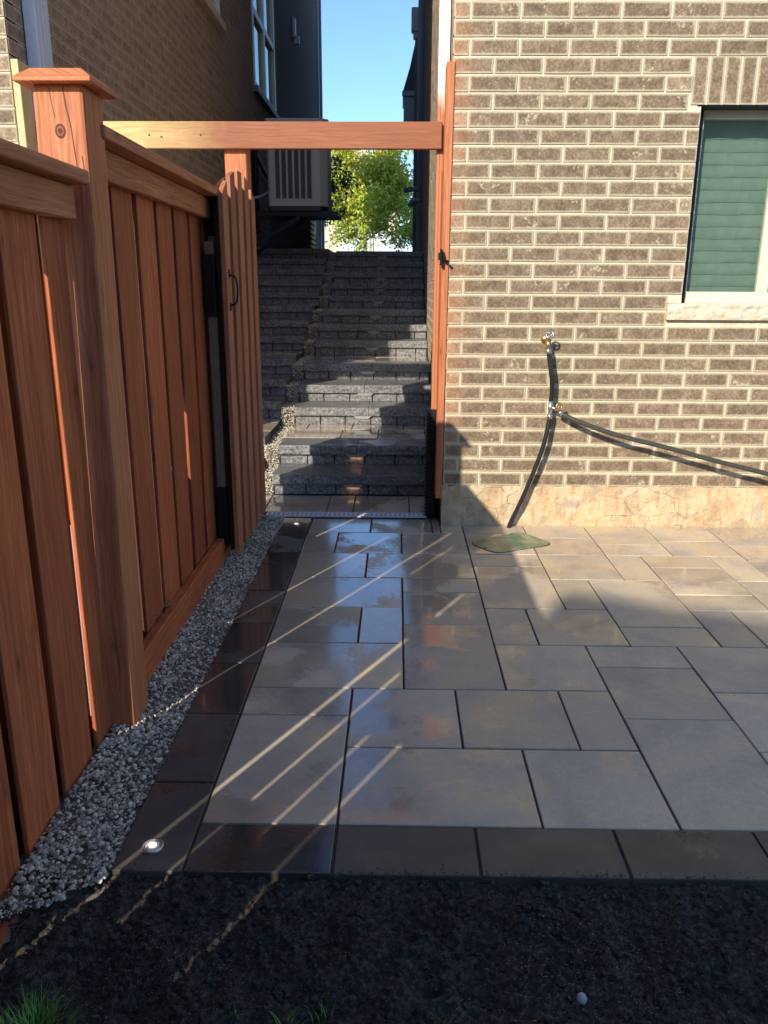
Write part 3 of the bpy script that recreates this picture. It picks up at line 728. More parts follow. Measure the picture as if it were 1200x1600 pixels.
# ------------------------------------------------------------------ left house
XL = -2.79
lh = empty('brick_house', 'shaded brown brick house on the left beyond the fence', 'house', (XL - 2, 6, 0))
brick_wall('wall', (XL, 0, 0), (0, 1, 0), (1, 0, 0), WY + .004, 15.3, 0, 10.6, [(12.85, 15.0, 4.28, 6.6), (9.35, 10.55, 4.45, 5.9)], lh, 'brick_side', 'mortar_side', phase=.1, quoin=False, jit=.001)
brick_wall('wall', (0, WY, 0), (1, 0, 0), (0, -1, 0), XL - 4, XL, 0, 7.0, [], lh, 'brick', 'mortar', phase=.02 + XL % .2682)
mb = MB(); mb.box(XL - 3, XL - .004, 15.3, 23.55, 0, 10.6); mb.box(XL - 4, XL - .14, WY + .13, 15.3, 7, 10.6); mb.build('stucco_wall', 'stucco', lh)
mb = MB(); mb.box(XL - .06, XL + .06, 23.50, 23.62, 2, 10.6); mb.box(XL - .004, XL + .035, 22.9, 23.0, 2, 10.6); mb.build('corner_trim', 'acgrey', lh)
mb = MB(); mb.box(XL + .012, XL + .085, 5.03, 5.22, .1, 7.0)
for y in (5.075, 5.12, 5.165): mb.box(XL + .083, XL + .09, y - .006, y + .006, .1, 7.0)
mb.build('downspout', 'dswhite', lh, bevel=.004)
mb = MB(); mb.box(XL - 4, XL + .55, WY - .4, 23.9, 10.62, 10.76); mb.box(XL + .545, XL + .57, WY - .4, 23.9, 10.56, 10.82); mb.build('shade_eave', 'trim', lh)  # unseen eave added to dim the sky light in the alley
# big window
def side_window(y0, y1, z0, z1, parent, grid=True):
    mb = MB(); xo = XL - .03; w = .09
    mb.box(xo - .03, xo + .05, y0, y0 + w, z0, z1); mb.box(xo - .03, xo + .05, y1 - w, y1, z0, z1)
    mb.box(xo - .03, xo + .05, y0 + w, y1 - w, z0, z0 + w); mb.box(xo - .03, xo + .05, y0 + w, y1 - w, z1 - w, z1)
    if grid:
        ym = (y0 + y1) / 2; mb.box(xo - .03, xo + .045, ym - w * .6, ym + w * .6, z0 + w, z1 - w); zm = z0 + (z1 - z0) * .45
        mb.box(xo - .03, xo + .045, y0 + w, ym - w * .6, zm - .045, zm + .045); mb.box(xo - .03, xo + .045, ym + w * .6, y1 - w, zm - .045, zm + .045)
    f = mb.build('window', 'white', parent)
    mb = MB(); mb.box(xo - .01, xo - .004, y0 + w, y1 - w, z0 + w, z1 - w); mb.build('pane', 'glass', f)
    mb = MB(); mb.box(xo - .4, xo - .12, y0 + .02, y1 - .02, z0 + .02, z1 - .02); mb.build('dark_room', 'blind', f)
side_window(12.85, 15.0, 4.28, 6.6, lh); side_window(9.35, 10.55, 4.45, 5.9, lh, False)
mb = MB(); mb.box(XL - .02, XL + .07, 9.3, 10.6, 4.37, 4.45); mb.build('sill', 'sill', lh)
mb = MB(); mb.box(XL - .02, XL + .08, 12.75, 15.1, 4.20, 4.28); mb.build('sill', 'trim', lh)
mb = MB(); mb.box(XL - .02, XL + .06, 12.75, 15.1, 6.6, 6.75); mb.build('lintel', 'trim', lh)
mb = MB(); mb.box(XL, XL + .05, 17.75, 17.95, 6.25, 6.6); mb.box(XL + .02, XL + .12, 17.8, 17.9, 6.15, 6.3); mb.build('wall_vent', 'acgrey', lh)
# meters and pipes on the wall near the far end
for k, (y, z) in enumerate(((17.2, 2.75), (18.3, 2.85), (19.4, 2.8))):
    mb = MB(); mb.box(XL, XL + .22, y - .16, y + .16, z - .22, z + .2); mb.tube([(XL + .15, y, z - .2), (XL + .15, y, z - .85)], .03, 8); mb.tube([(XL + .11, y - .2, z + .05), (XL + .11, y - .17, z + .05)], .12, 16)
    mb.build('utility_meter', 'pvc', lh, bevel=.02)
mb = MB(); mb.tube([(XL + .06, 12.2, 3.35), (XL + .06, 16.6, 2.55)], .03, 8); mb.tube([(XL + .07, 12.3, 2.2), (XL + .07, 12.3, 3.4)], .04, 8); mb.build('wall_pipe', 'black', lh)
adopt(lh)

# wall-hung air conditioner
ac = empty('air_conditioner', 'grey wall hung air conditioner on a black bracket above the steps', 'air conditioner', (-1.95, 11.35, 2.42))
ax0, ax1, ay0, ay1, az0, az1 = -2.345, -1.575, 11.0, 11.8, 2.47, 3.44
mb = MB(); c = .09
ring_ = [(ax0 + .03, ay0), (ax1 - c, ay0), (ax1, ay0 + c), (ax1, ay1 - c), (ax1 - c, ay1), (ax0 + .03, ay1), (ax0, ay1 - .03), (ax0, ay0 + .03)]
prism(mb, ring_, az0, az1); body = mb.build('cabinet', 'acgrey', ac, bevel=.006)
mb = MB(); gx0_, gx1_ = ax0 + .09, ax1 - .19; n = 6; w = (gx1_ - gx0_) / n
for i in range(n):
    a = gx0_ + i * w; mb.box(a + .014, a + w - .010, ay0 - .004, ay0 + .002, az0 + .09, az1 - .06)
mb.build('coil_opening', 'acdark', body)
mb = MB()
for i in range(n + 1):
    a = gx0_ + i * w; mb.hexa([(a - .010, ay0 - .018, az0 + .05), (a + .010, ay0 - .006, az0 + .09), (a + .010, ay0 - .001, az0 + .09), (a - .010, ay0 - .001, az0 + .05), (a - .010, ay0 - .018, az1 - .05), (a + .010, ay0 - .006, az1 - .05), (a + .010, ay0 - .001, az1 - .05), (a - .010, ay0 - .001, az1 - .05)])
z = az0 + .10
while z < az1 - .07: 
    mb.box(gx0_ + .01, gx1_ - .01, ay0 - .0055, ay0 - .0045, z, z + .0015); z += .022
mb.build('louvre', 'acgrey', body)
mb = MB(); prism(mb, [(p[0] + (.02 if p[0] > -1.9 else -.02), p[1] + (.02 if p[1] > 11.4 else -.02)) for p in ring_], az1, az1 + .07); mb.build('top_cover', 'acgrey', ac, bevel=.01)
mb = MB(); prism(mb, ring_, az0 - .06, az0); mb.build('base_pan', 'black', ac)
mb = MB()
for y in (ay0 + .04, ay1 - .08):
    mb.box(XL, ax1 + .13, y, y + .05, az0 - .12, az0 - .06); mb.box(XL, XL + .05, y, y + .05, az0 - .75, az0 - .12); mb.bar((XL + .04, y + .025, az0 - .62), (-1.95, y + .025, az0 - .13), .045, .045)
mb.box(ax0, ax1, ay0 + .09, ay1 - .08, az0 - .11, az0 - .065); mb.build('bracket', 'blackmetal', ac)
mb = MB(); mb.box(XL, XL + .10, 10.9, 11.1, 2.9, 3.2); mb.tube(smooth_path([(XL + .05, 11, 2.9), (XL + .08, 11.1, 2.6), (XL + .3, 11.2, 2.6), (ax0, 11.3, 2.7)]), .02, 8); mb.build('isolator_box', 'pvc', ac); adopt(ac)
# second unit on the ground at the top
a2 = empty('air_conditioner', 'low grey air conditioner standing on the ground at the top of the steps', 'air conditioner', (-2.35, 13.6, 1.95))
mb = MB(); mb.box(-2.68, -2.05, 13.3, 14.0, 1.97, 2.72); bd = mb.build('cabinet', 'acdark', a2, bevel=.01)
mb = MB()
for i in range(8): mb.hexa([(-2.048, 13.34, 2.08 + i * .075), (-2.03, 13.34, 2.06 + i * .075), (-2.03, 13.96, 2.06 + i * .075), (-2.048, 13.96, 2.08 + i * .075), (-2.048, 13.34, 2.11 + i * .075), (-2.02, 13.34, 2.10 + i * .075), (-2.02, 13.96, 2.10 + i * .075), (-2.048, 13.96, 2.11 + i * .075)])
mb.build('louvre', 'dswhite', bd); adopt(a2)

# ------------------------------------------------------------------ fence
FX = -1.62
def fence_boards(mb, ya, yb, z0, z1, pitch=.262, start=2.337, slits={}, lean=0., X=FX):
    k0 = math.floor((ya - start) / pitch) - 1; k1 = math.ceil((yb - start) / pitch) + 1
    for k in range(k0, k1):
        a = start + k * pitch; b = a + pitch - .047 + U(-.004, .003)
        kk = k
        gap_end = start + (k + 1) * pitch
        w = slits.get(k, None)
        if w and len(w) > 2 and w[2]: b -= w[2]
        aa, bb = max(a, ya), min(b, yb); t = .013 + U(-.001, .002)
        if bb - aa > .03:
            r = R(); s1, s2 = U(-.002, .002), U(-.002, .002); zt = z0 + U(-.01, .012)
            mb.hexa([(X - t, aa, zt), (X - t, bb, zt), (X + s1, bb, zt), (X + s2, aa, zt), (X - t, aa, z1), (X - t, bb, z1), (X + s2, bb, z1), (X + s1, aa, z1)], r=r, axis=2)
        # board behind the gap, with crooked near edge where daylight gets in
        e = b; cuts = w[0] if w else []; opening = w[1] if w else .02
        Z = sorted({z0, z1} | {c_[0] for c_ in cuts} | {c_[1] for c_ in cuts})
        fa = e - .085; fb = gap_end + .085
        if fb < ya or fa > yb: continue
        fa, fb = max(fa, ya), min(fb, yb)
        if fb - fa < .03: continue
        r = R() * .6; off = (R() * 9, R() * 9)
        for za, zb in zip(Z[:-1], Z[1:]):
            op = any(c_[0] <= (za + zb) / 2 <= c_[1] for c_ in cuts); ea = e + opening if op else fa
            if fb - ea < .012: continue
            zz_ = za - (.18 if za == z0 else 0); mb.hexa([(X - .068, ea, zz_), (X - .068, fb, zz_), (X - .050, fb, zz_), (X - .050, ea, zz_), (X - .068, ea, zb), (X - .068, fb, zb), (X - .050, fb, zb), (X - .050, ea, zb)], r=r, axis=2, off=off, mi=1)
fe = empty('wooden_fence', 'red stained board fence running along the left side', 'fence', (-1.62, 2.46, 0))
# left (near) bay and the bays behind the photographer
sl_ = {-1: ([(.12, 1.62)], .108, .001), -2: ([(1.24, 1.56)], -.058), -5: ([(.10, 1.22), (1.36, 1.58)], .03, .010), -6: ([(.38, .62), (.68, 1.18)], -.057), -7: ([(.74, 1.06)], -.059), -8: ([(.60, 1.18)], -.057)}
mb = MB(); fence_boards(mb, -5.0, 2.385, -.03, 1.68, slits=sl_, start=2.25, pitch=.25, X=FX + .015); mb.build('boards', ['cedar', 'cedar_dark_and_shade'], fe, bevel=.002)  # boards behind the gaps coloured dark for the shade there
mb = MB(); fence_boards(mb, 2.545, 5.04, .10, 1.84, slits={1: ([(.30, 1.12)], -.052), 4: ([(.62, .95)], .14)}); mb.build('boards', ['cedar', 'cedar_dark_and_shade'], fe, bevel=.002)
def rail(y0, y1, zb, zt, name='rail'):
    mb = MB(); o_ = .015 if y0 < 0 else 0; mb.box(FX + .002 + o_, FX + .042 + o_, y0, y1, zb, zt - .040, r=U(.4, .8)); mb.build('rail', 'rail', fe, bevel=.004)
    mb = MB(); mb.box(FX - .075, FX + .105, y0, y1, zt - .038, zt, r=U(.4, .8)); mb.build('rail_cap', 'rail', fe, bevel=.006, seg=2)
    mb = MB(); mb.box(FX - .108, FX - .070, y0, y1, .0, .09); mb.build('back_rail', 'cedar_dark_and_shade', fe); mb = MB(); mb.box(FX - .108, FX - .070, y0, y1, zb - .02, zb + .08); mb.build('back_rail', 'cedar_dark_and_shade', fe)
rail(-5.0, 2.385, 1.625, 1.757); rail(2.545, 5.00, 1.770, 1.905)
mb = MB(); mb.box(FX + .003, FX + .045, 2.545, 5.03, -.05, .135, r=.6); mb.build('kickboard', 'cedar', fe, bevel=.004)
mb = MB(); mb.hexa([(FX + .003, -5.0, -.20), (FX + .072, -5.0, -.20), (FX + .072, 1.95, -.20), (FX + .003, 1.95, -.20), (FX + .003, -5.0, .16), (FX + .072, -5.0, .16), (FX + .072, 1.95, -.035), (FX + .003, 1.95, -.035)], r=.6, off=(2, 2)); mb.build('kickboard', 'cedar', fe, bevel=.004)
# the near post leans a little, with a bevelled cap
def post(y0, y1, ztop, x0=-1.672, x1=-1.527, lean=0.045, cap=True):
    mb = MB(); l0, l1 = -lean, lean * .8
    mb.hexa([(x0, y0 + l0, -.1), (x1, y0 + l0, -.1), (x1, y1 + l0, -.1), (x0, y1 + l0, -.1), (x0, y0 + l1, ztop), (x1, y0 + l1, ztop), (x1, y1 + l1, ztop), (x0, y1 + l1, ztop)], r=.62, off=(3.13, 1.21))
    o = mb.build('post', 'post', fe, bevel=.010, seg=2)
    if cap:
        mb = MB(); a, b, c, d = x0 - .035, x1 + .035, y0 + l1 - .035, y1 + l1 + .035; zt = ztop
        mb.box(a, b, c, d, zt, zt + .013, r=.7)
        mb.hexa([(a, c, zt + .013), (b, c, zt + .013), (b, d, zt + .013), (a, d, zt + .013), (a + .035, c + .035, zt + .040), (b - .035, c + .035, zt + .040), (b - .035, d - .035, zt + .040), (a + .035, d - .035, zt + .040)], r=.7)
        mb.build('post_cap', 'post', o, bevel=.002)
post(2.405, 2.560, 1.985, lean=.025)
def pz(z): return 2.405 - .025 + .045 * (z + .1) / 2.085
np_ = [c for c in fe.children if c.name.startswith('post')][0]
mb = MB()
for pts_, w in (([(-1.583, 1.98), (-1.579, 1.93), (-1.570, 1.88), (-1.566, 1.83), (-1.560, 1.76), (-1.556, 1.71)], .0016), ([(-1.622, 1.975), (-1.617, 1.93), (-1.612, 1.90)], .0009), ([(-1.545, 1.80), (-1.541, 1.76), (-1.544, 1.73), (-1.538, 1.70)], .0011)):
    sm_ = smooth_path([(x, 0, z) for x, z in pts_], 6)
    for i in range(len(sm_) - 1):
        p, q = sm_[i], sm_[i + 1]; w0 = w * (1 - .5 * i / len(sm_))
        mb.poly([(p.x - w0, pz(p.z) - .0012, p.z), (p.x + w0, pz(p.z) - .0012, p.z), (q.x + w0, pz(q.z) - .0012, q.z), (q.x - w0, pz(q.z) - .0012, q.z)])
mb.build('crack', 'bark', np_)['kind'] = 'stuff'
mb = MB()
for R_, c_ in ((.0155, 0), (.011, 1), (.006, 0)):
    ring2 = [(-1.600 + R_ * .95 * cos(2 * pi * k / 24), 1.865 + R_ * 1.25 * sin(2 * pi * k / 24)) for k in range(24)]
    mb.poly([(x, pz(z) - .0010 - .0004 * (c_ + (R_ < .01) * 2), z) for x, z in ring2], [(x * 3, z * 3) for x, z in ring2], .1, c_)
mb.build('knot', ['cedar_dark_and_shade', 'cedar'], np_)
post(-.1, .05, 1.985, lean=0); post(-2.6, -2.45, 1.985, lean=0)
adopt(fe)

# straw caught at the foot of the fence
mb = MB()
for _ in range(40):
    y = random.choice([random.gauss(3.15, .12), random.gauss(3.75, .15), random.gauss(2.9, .08)]); x = U(FX + .0, FX + .05); a = U(0, 6.28); c = Vector((x, y, .14 + U(0, .03))); d = Vector((cos(a) * .6, sin(a), U(-.3, .5))).normalized() * U(.02, .06)
    mb.tube(smooth_path([c - d, c + Vector((0, 0, .01)), c + d], 4), .0009, 4)
tag(mb.build('dry_straw', 'straw'), 'wisps of dry straw caught along the fence kickboard', 'straw', kind='stuff')

# gateway frame: header beam, posts, jambs
gf = empty('gateway_frame', 'timber gateway frame with a long header beam between the two houses', 'gateway', (-1.6, 5.1, 0))
mb = MB(); mb.box(-2.775, -.398, 5.005, 5.043, 2.222, 2.368, r=.75, off=(1.3, 2.2)); mb.build('header_beam', 'beam', gf, bevel=.004)
for x, z in ((-2.1, 2.295), (-2.03, 2.285), (-1.80, 2.295)):
    mb = MB(); mb.tube([(x, 5.0035, z), (x, 5.006, z)], .006, 14); mb.build('screw_hole', 'bark', gf)
mb = MB(); mb.box(-1.675, -1.545, 5.045, 5.18, -.05, 2.30, r=.75, off=(6.1, 3.3)); mb.build('gate_post', 'post', gf, bevel=.006)
mb = MB(); mb.hexa([(-.400, 4.805, .175), (-.362, 4.805, .175), (-.362, 4.94, .175), (-.400, 4.94, .175), (-.390, 4.805, 2.63), (-.345, 4.805, 2.63), (-.356, 4.94, 2.63), (-.390, 4.94, 2.63)], r=.6, axis=2); mb.build('jamb_board', 'post', gf, bevel=.003)
mb = MB(); mb.box(-.395, -.36, 4.955, 5.035, .62, 2.10, r=.3); mb.build('jamb_post', 'cedar', gf, bevel=.003)
mb = MB(); mb.box(-2.775, -2.735, 4.80, 4.94, 0, 2.64, r=.8); mb.build('jamb_board', 'pale', gf, bevel=.003)
mb = MB(); mb.box(-.415, -.385, 4.775, 4.805, 1.60, 1.64); mb.box(-.405, -.395, 4.765, 4.80, 1.57, 1.66); mb.tube([(-.40, 4.80, 1.61), (-.36, 4.755, 1.59)], .008, 8); mb.build('latch', 'blackmetal', gf)
adopt(gf)

# open gate leaf
gt = empty('garden_gate', 'open wooden gate leaf with arched board tops folded back by the fence', 'gate', (-1.5, 5.0, 0))
GXp = -1.492
mb = MB(); ya, yb = 4.06, 5.04; nb = 5; pw = (yb - ya) / nb
def arch(y): t = (y - (ya + yb) / 2) / ((yb - ya) / 2); return 2.035 - .15 * t * t
for i in range(nb):
    a = ya + i * pw; b = a + .120; t = .02; sub = 6; r = U(.3, .9); off = (R() * 9, R() * 9)
    def slab(a, b, x0, x1, r, off, drop=0):
        N = 6; pts = [(a, .05)] + [(b, .05)] + [(b + (a - b) * k / N, arch(b + (a - b) * k / N) - drop) for k in range(N + 1)]
        mb.poly([(x1, y, z) for y, z in pts], [(z + off[0], y + off[1]) for y, z in pts], r)
        mb.poly([(x0, y, z) for y, z in pts][::-1], [(z + off[0], y + off[1]) for y, z in pts][::-1], r)
        for k in range(len(pts)):
            p, q = pts[k], pts[(k + 1) % len(pts)]; mb.poly([(x1, p[0], p[1]), (x0, p[0], p[1]), (x0, q[0], q[1]), (x1, q[0], q[1])], [(p[1] + off[0], 0), (p[1] + off[0], .02), (q[1] + off[0], .02), (q[1] + off[0], 0)], r)
    slab(a, b, GXp - .022, GXp, r, off)
    if i < nb - 1: pass
mb.build('boards', 'gatewood', gt)
mb = MB()
for i in range(nb - 1):
    a = ya + i * pw; b = a + .120; slab(b - .045, a + pw + .045, GXp - .062, GXp - .044, R() * .6, (R() * 9, R() * 9), .03)
mb.build('backing_boards', 'cedar_dark_and_shade', gt)  # shade between the gate boards painted into this dark colour
mb = MB(); mb.box(GXp - .108, GXp - .064, ya + .02, ya + .11, .40, 1.66, r=.6); mb.box(GXp - .108, GXp - .064, yb - .11, yb - .02, .3, 1.72, r=.3)
mb.box(GXp - .108, GXp - .064, ya + .11, yb - .11, .34, .43); mb.box(GXp - .108, GXp - .064, ya + .11, yb - .11, 1.60, 1.69); mb.bar((GXp - .088, ya + .1, .45), (GXp - .088, yb - .1, 1.58), .04, .085); mb.build('frame', 'grey_lumber', gt, bevel=.003)
for z0, z1 in ((.10, .42), (1.30, 1.60)):
    mb = MB(); mb.box(GXp - .114, GXp - .063, ya + .012, ya + .118, z0, z1); mb.tube([(GXp - .07, ya + .011, z0 + .04), (GXp - .07, ya + .006, z0 + .04)], .006, 8); mb.build('corner_bracket', 'blackmetal', gt, bevel=.002)
mb = MB(); hx = GXp + .001; hy = ya + .065
mb.tube(smooth_path([(hx, hy, 1.505), (hx + .030, hy, 1.49), (hx + .040, hy, 1.43), (hx + .030, hy, 1.37), (hx, hy, 1.355)], 6), .005, 10); mb.box(hx, hx + .004, hy - .012, hy + .012, 1.49, 1.53); mb.box(hx, hx + .004, hy - .012, hy + .012, 1.33, 1.37); mb.build('handle', 'blackmetal', gt, smooth=False)
adopt(gt)

# ------------------------------------------------------------------ stone steps
steps = [(5.53, 5.87), (5.87, 6.80), (6.80, 7.17), (7.17, 7.60), (7.60, 8.62), (8.62, 9.06), (9.06, 9.55), (9.55, 10.45), (10.45, 10.85), (10.85, 11.2), (11.2, 11.55), (11.55, 11.9), (11.9, 12.3)]
landing = {1, 4, 7}
def flight(x0f, x1f, label, dy, dz, seed, lights, name='stone_steps'):
    rt = empty(name, label, 'steps', ((x0f(5.5) + x1f(5.5)) / 2, 5.53, 0), group='rock faced steps in the alley')
    z = dz
    for i, (ya, yb) in enumerate(steps):
        ya += dy; yb += dy; z1 = .150 * (i + 1) + dz; x0, x1 = x0f(ya), x1f(ya)
        mb = MB(); x = x0 + .012; g = .005; k = 0
        while x < x1 - .01:
            w = U(.20, .235) if ya < 9 else .21; xe = min(x + w, x1 - .005); 
            if x1 - xe < .06: xe = x1 - .005
            rockface(mb, x, xe - g, z + .002, z1 - .074, ya + .028, .006, nz=5, depth=.05, seed=seed + i * 7 + k, fine=.016); x = xe + g; k += 1
        mb.box(x0, x1, ya + .055, yb, z - .01, z1 - .074, mi=1)
        mb.build('riser', ['stone', 'sand'], rt)
        mb = MB(); cw = [x0, x0 + (x1 - x0) * (.54 if i % 2 == 0 else .50), x1]; dpt = .30 if i in landing else (yb - ya) + .03
        for a, b in zip(cw[:-1], cw[1:]):
            rockface(mb, a + .002, b - .002, z1 - .070, z1, ya, .009, nz=6, depth=dpt, seed=seed + i * 3 + a, mi=0, mitop=1, fine=.012)
        mb.build('coping', ['stone', 'cope'], rt)
        if i in landing:
            mb = MB(); ys_ = [ya + .31, (ya + .31 + yb + .03) / 2 + .08, yb + .03]; xq = x0
            for r_ in range(2):
                x = x0 - (.17 * r_); 
                while x < x1 - .02:
                    xe = x + random.choice((.38, .30, .44)); paver(mb, max(x, x0), min(xe, x1), ys_[r_], ys_[r_ + 1], z1); x = xe
            mb.box(x0, x1, ya + .30, yb + .06, z1 - .06, z1 - .006, mi=1)
            mb.build('landing', ['landing', 'sand'], rt, bevel=.003)
        z = z1
    mb = MB(); mb.box(x0f(12), x1f(12), 12.30 + dy, 13.4, 1.90 + dz, 1.95 + dz - .004); mb.build('top_slab', 'cope', rt)
    adopt(rt); return rt
rx1 = lambda y: -.352 + .0104 * (y - WY) - .012
flight(lambda y: -1.535, rx1, 'dark rock faced stone steps climbing the alley right of the gravel strip', 0, 0, 0, True)
flight(lambda y: XL + .08, lambda y: -1.655, 'dark stone steps of the next house left of the gravel strip', .10, .035, 50, False)
# gravel strip on the property line
mb = MB()
def stepz(y):
    z = 0
    for i, (a, b) in enumerate(steps):
        if y > a + .05: z = .15 * (i + 1)
    return z
for i, (a, b) in enumerate(steps):
    z0 = .15 * i; z1 = .15 * (i + 1)
    mb.hexa([(-1.652, a + .06, z0 - .2), (-1.538, a + .06, z0 - .2), (-1.538, b + .06, z0 - .2), (-1.652, b + .06, z0 - .2), (-1.652, a + .10, z1 - .03), (-1.538, a + .10, z1 - .03), (-1.538, b + .06, z1 - .03), (-1.652, b + .06, z1 - .03)], r=.1)
    for _ in range(int(520 * max(.4, (b - a)))):
        y = U(a + .06, b + .05); add_rock(mb, random.choice(SH1), I1, (U(-1.65, -1.54), y, z1 - .022 + U(-.01, .010)), U(.003, .009), .7)
    for _ in range(380): add_rock(mb, random.choice(SH1), I1, (U(-1.65, -1.54), a + U(.02, .08), U(z0 - .03, z1 - .01)), U(.003, .009), .7)
tag(mb.build('gravel', 'gravel'), 'gravel filling the gap between the two flights of steps', 'gravel', kind='stuff')
# step lights under the copings
def step_light(x, y, z, label, on):
    e_ = empty('step_light', label, 'light', (x, y, z), group='step lights under the copings')
    mb = MB(); mb.hexa([(x - .055, y, z - .022), (x + .055, y, z - .022), (x + .055, y + .03, z - .022), (x - .055, y + .03, z - .022), (x - .075, y - .012, z), (x + .075, y - .012, z), (x + .075, y + .03, z), (x - .075, y + .03, z)]); mb.build('housing', 'acgrey', e_)
    mb = MB(); mb.box(x - .045, x + .045, y + .002, y + .018, z - .026, z - .0225); mb.build('lens', 'steplamp' if on > .01 else 'acgrey', e_); adopt(e_)
    ld = bpy.data.lights.new('step_lamp', 'AREA'); ld.shape = 'RECTANGLE'; ld.size = .09; ld.size_y = .015; ld.energy = on; ld.color = (1, .52, .18)
    lo = bpy.data.objects.new('step_lamp', ld); col.objects.link(lo); lo.parent = e_; lo.location = (0, .008, -.028); lo.rotation_euler = (.35, 0, 0)
ordn = ['lowest', 'second', 'third', 'fourth', 'fifth', 'sixth', 'seventh', 'eighth', 'ninth', 'tenth', 'eleventh', 'twelfth', 'topmost']
for i, (ya, yb) in enumerate(steps):
    z1 = .15 * (i + 1); step_light(-.955 + .012 * i * .6, ya + .012, z1 - .071, 'small bar light under the coping of the %s step' % ordn[i], .012 if i < 2 else .0012)

# ------------------------------------------------------------------ beyond: trees, house
def tree(x, y, z0, h, crown_c, crown_r, nleaf, mat, label, leaf=.07, seed=1, trunk_r=.09, name='maple_tree'):
    random.seed(seed); e_ = empty(name, label, 'tree', (x, y, z0)); mb = MB(); cc = Vector(crown_c); tips = []
    mb.tube(smooth_path([(x, y, z0), (x + .03, y, z0 + h * .3), (x - .03, y, z0 + h * .6), (x, y, z0 + h * .85)], 5), lambda i: trunk_r * (1 - i / 18), 10)
    for k in range(34):
        t = U(.22, .85); b = Vector((x, y, z0 + h * t)); a = U(0, 6.28); el = U(.2, .9)
        d = Vector((cos(a) * crown_r[0], sin(a) * crown_r[1], crown_r[2] * el)) * U(.55, .95) * (1.1 - .5 * t)
        p2 = b + d * .5 + Vector((0, 0, .1)); p3 = b + d; mb.tube(smooth_path([b, p2, p3], 3), lambda i: .028 * (1.15 - i / 6.5), 6); tips += [p2, p3, b + d * .8]
    mb.build('trunk', 'bark', e_)
    cl = []
    for _ in range(95):
        v = Vector((random.gauss(0, 1), random.gauss(0, 1), random.gauss(0, 1))).normalized() * (R() ** .4)
        p = cc + Vector((v.x * crown_r[0], v.y * crown_r[1], v.z * crown_r[2]))
        taper = 1 - .45 * max(0, v.z); p.x = cc.x + (p.x - cc.x) * taper
        cl.append(p)
    cl += tips; mb = MB()
    for _ in range(nleaf):
        c = random.choice(cl); p = c + Vector((random.gauss(0, 1), random.gauss(0, 1), random.gauss(0, .8))) * .15 * crown_r[0] / 1.6
        n = Vector((random.gauss(0, 1), random.gauss(0, 1), random.gauss(.6, 1))).normalized(); a = n.orthogonal().normalized(); a = Matrix.Rotation(U(0, 6.28), 3, n) @ a; b = n.cross(a); s = leaf * U(.6, 1.3)
        hf = (p.z - (cc.z - crown_r[2])) / (2 * crown_r[2]); r = min(1, max(0, .35 * hf + random.gauss(.32, .22)))
        mb.poly([p - a * s, p - a * .2 * s + b * .55 * s, p + a * s, p - a * .2 * s - b * .55 * s], r=r)
    mb.build('crown', mat, e_); adopt(e_); random.seed(seed + 100)
tree(-1.95, 32, 1.93, 4.9, (-1.80, 32, 4.55), (2.2, 1.7, 1.75), 17000, 'leaf_y', 'yellow green young maple tree in full sun at the end of the alley', .075, 3)
tree(-3.45, 25.6, 1.93, 4.6, (-3.0, 25.6, 4.6), (.95, 1.3, 1.5), 6000, 'leaf_d', 'dark green tree in shade half hidden by the left house', .06, 5, name='dark_tree')
tree(.35, 36, 1.93, 5.0, (.35, 36, 3.6), (1.3, 1.3, 1.5), 6000, 'leaf_d', 'low dark tree behind the maple by the right house corner', .07, 9, name='dark_tree')

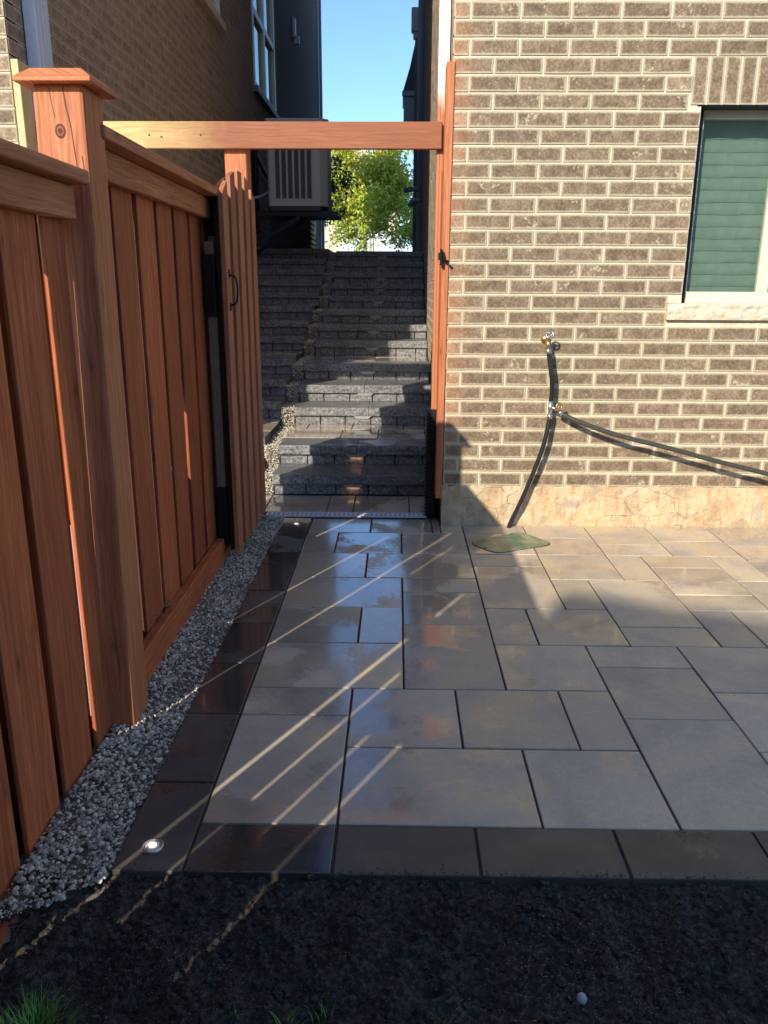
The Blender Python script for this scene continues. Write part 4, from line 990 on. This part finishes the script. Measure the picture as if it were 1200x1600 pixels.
fh = empty('suburban_house', 'cream house with grey roof and white garage doors across the street', 'house', (-3, 46, 1.93))
mb = MB(); mb.box(-11, -.55, 46, 56, 1.93, 7.5); mb.box(-7.6, -2.0, 45, 46, 1.93, 7.6); mb.build('wall', 'cream_far', fh)
mb = MB(); mb.poly([(-7.6, 44.99, 7.6), (-2.0, 44.99, 7.6), (-4.0, 44.99, 8.9)]); mb.poly([(-5.3, 44.7, 7.9), (-1.0, 44.7, 7.9), (-3.1, 44.7, 8.6)]); mb.build('gable', 'cream_far', fh)
mb = MB()
mb.hexa([(-11.4, 45.6, 7.5), (-.1, 45.6, 7.5), (-.1, 56.4, 7.5), (-11.4, 56.4, 7.5), (-8, 50, 9.3), (-3.4, 50, 9.3), (-3.4, 52, 9.3), (-8, 52, 9.3)])
for s_, (xa, xb) in enumerate(((-8.0, -4.0), (-1.6, -4.0))): mb.bar((xa, 44.9, 7.55), (xb, 44.9, 8.95), .25, .16)
mb.build('roof', 'roof', fh)
mb = MB(); mb.bar((-8.0, 44.8, 7.38), (-4.0, 44.8, 8.8), .12, .22); mb.bar((-1.6, 44.8, 7.38), (-4.0, 44.8, 8.8), .12, .22); mb.box(-11.4, -.1, 45.5, 45.62, 7.32, 7.52); mb.build('fascia', 'garage', fh)
for xa in (-3.75, -1.95):
    mb = MB(); mb.box(xa, xa + 1.6, 44.93, 44.99, 1.95, 4.35)
    for j in range(4):
        for i in range(4): mb.box(xa + .08 + i * .38, xa + .40 + i * .38, 44.90, 44.93, 2.05 + j * .56, 2.50 + j * .56)
    mb.build('garage_door', 'garage', fh, bevel=.01)
for xa, za in ((-6.6, 5.0), (-4.6, 5.0), (-3.0, 5.0)):
    mb = MB(); mb.box(xa, xa + 1.1, 44.93, 44.99, za, za + 1.5); w_ = mb.build('window', 'garage', fh); mb = MB(); mb.box(xa + .1, xa + 1.0, 44.90, 44.932, za + .1, za + 1.4); mb.build('pane', 'acdark', w_)
adopt(fh)

# unseen house mass added behind the photographer, roofline shaped to shade the near paving
rh = empty('rear_shade_house', 'unseen plain house mass added behind the viewpoint to shade the paving', 'house', (0, -10, 0))
mb = MB(); pts = [(-6.12, -.1), (9, -.1), (9, 5.2), (-1.0, 6.1), (-4.6, 6.87), (-6.12, 7.17)]
mb.poly([(x, -8, z) for x, z in pts]); mb.poly([(x, -14, z) for x, z in pts][::-1])
for i in range(len(pts)):
    a, b = pts[i], pts[(i + 1) % len(pts)]; mb.poly([(a[0], -8, a[1]), (a[0], -14, a[1]), (b[0], -14, b[1]), (b[0], -8, b[1])])
mb.build('wall', 'cream_far', rh)
adopt(rh)
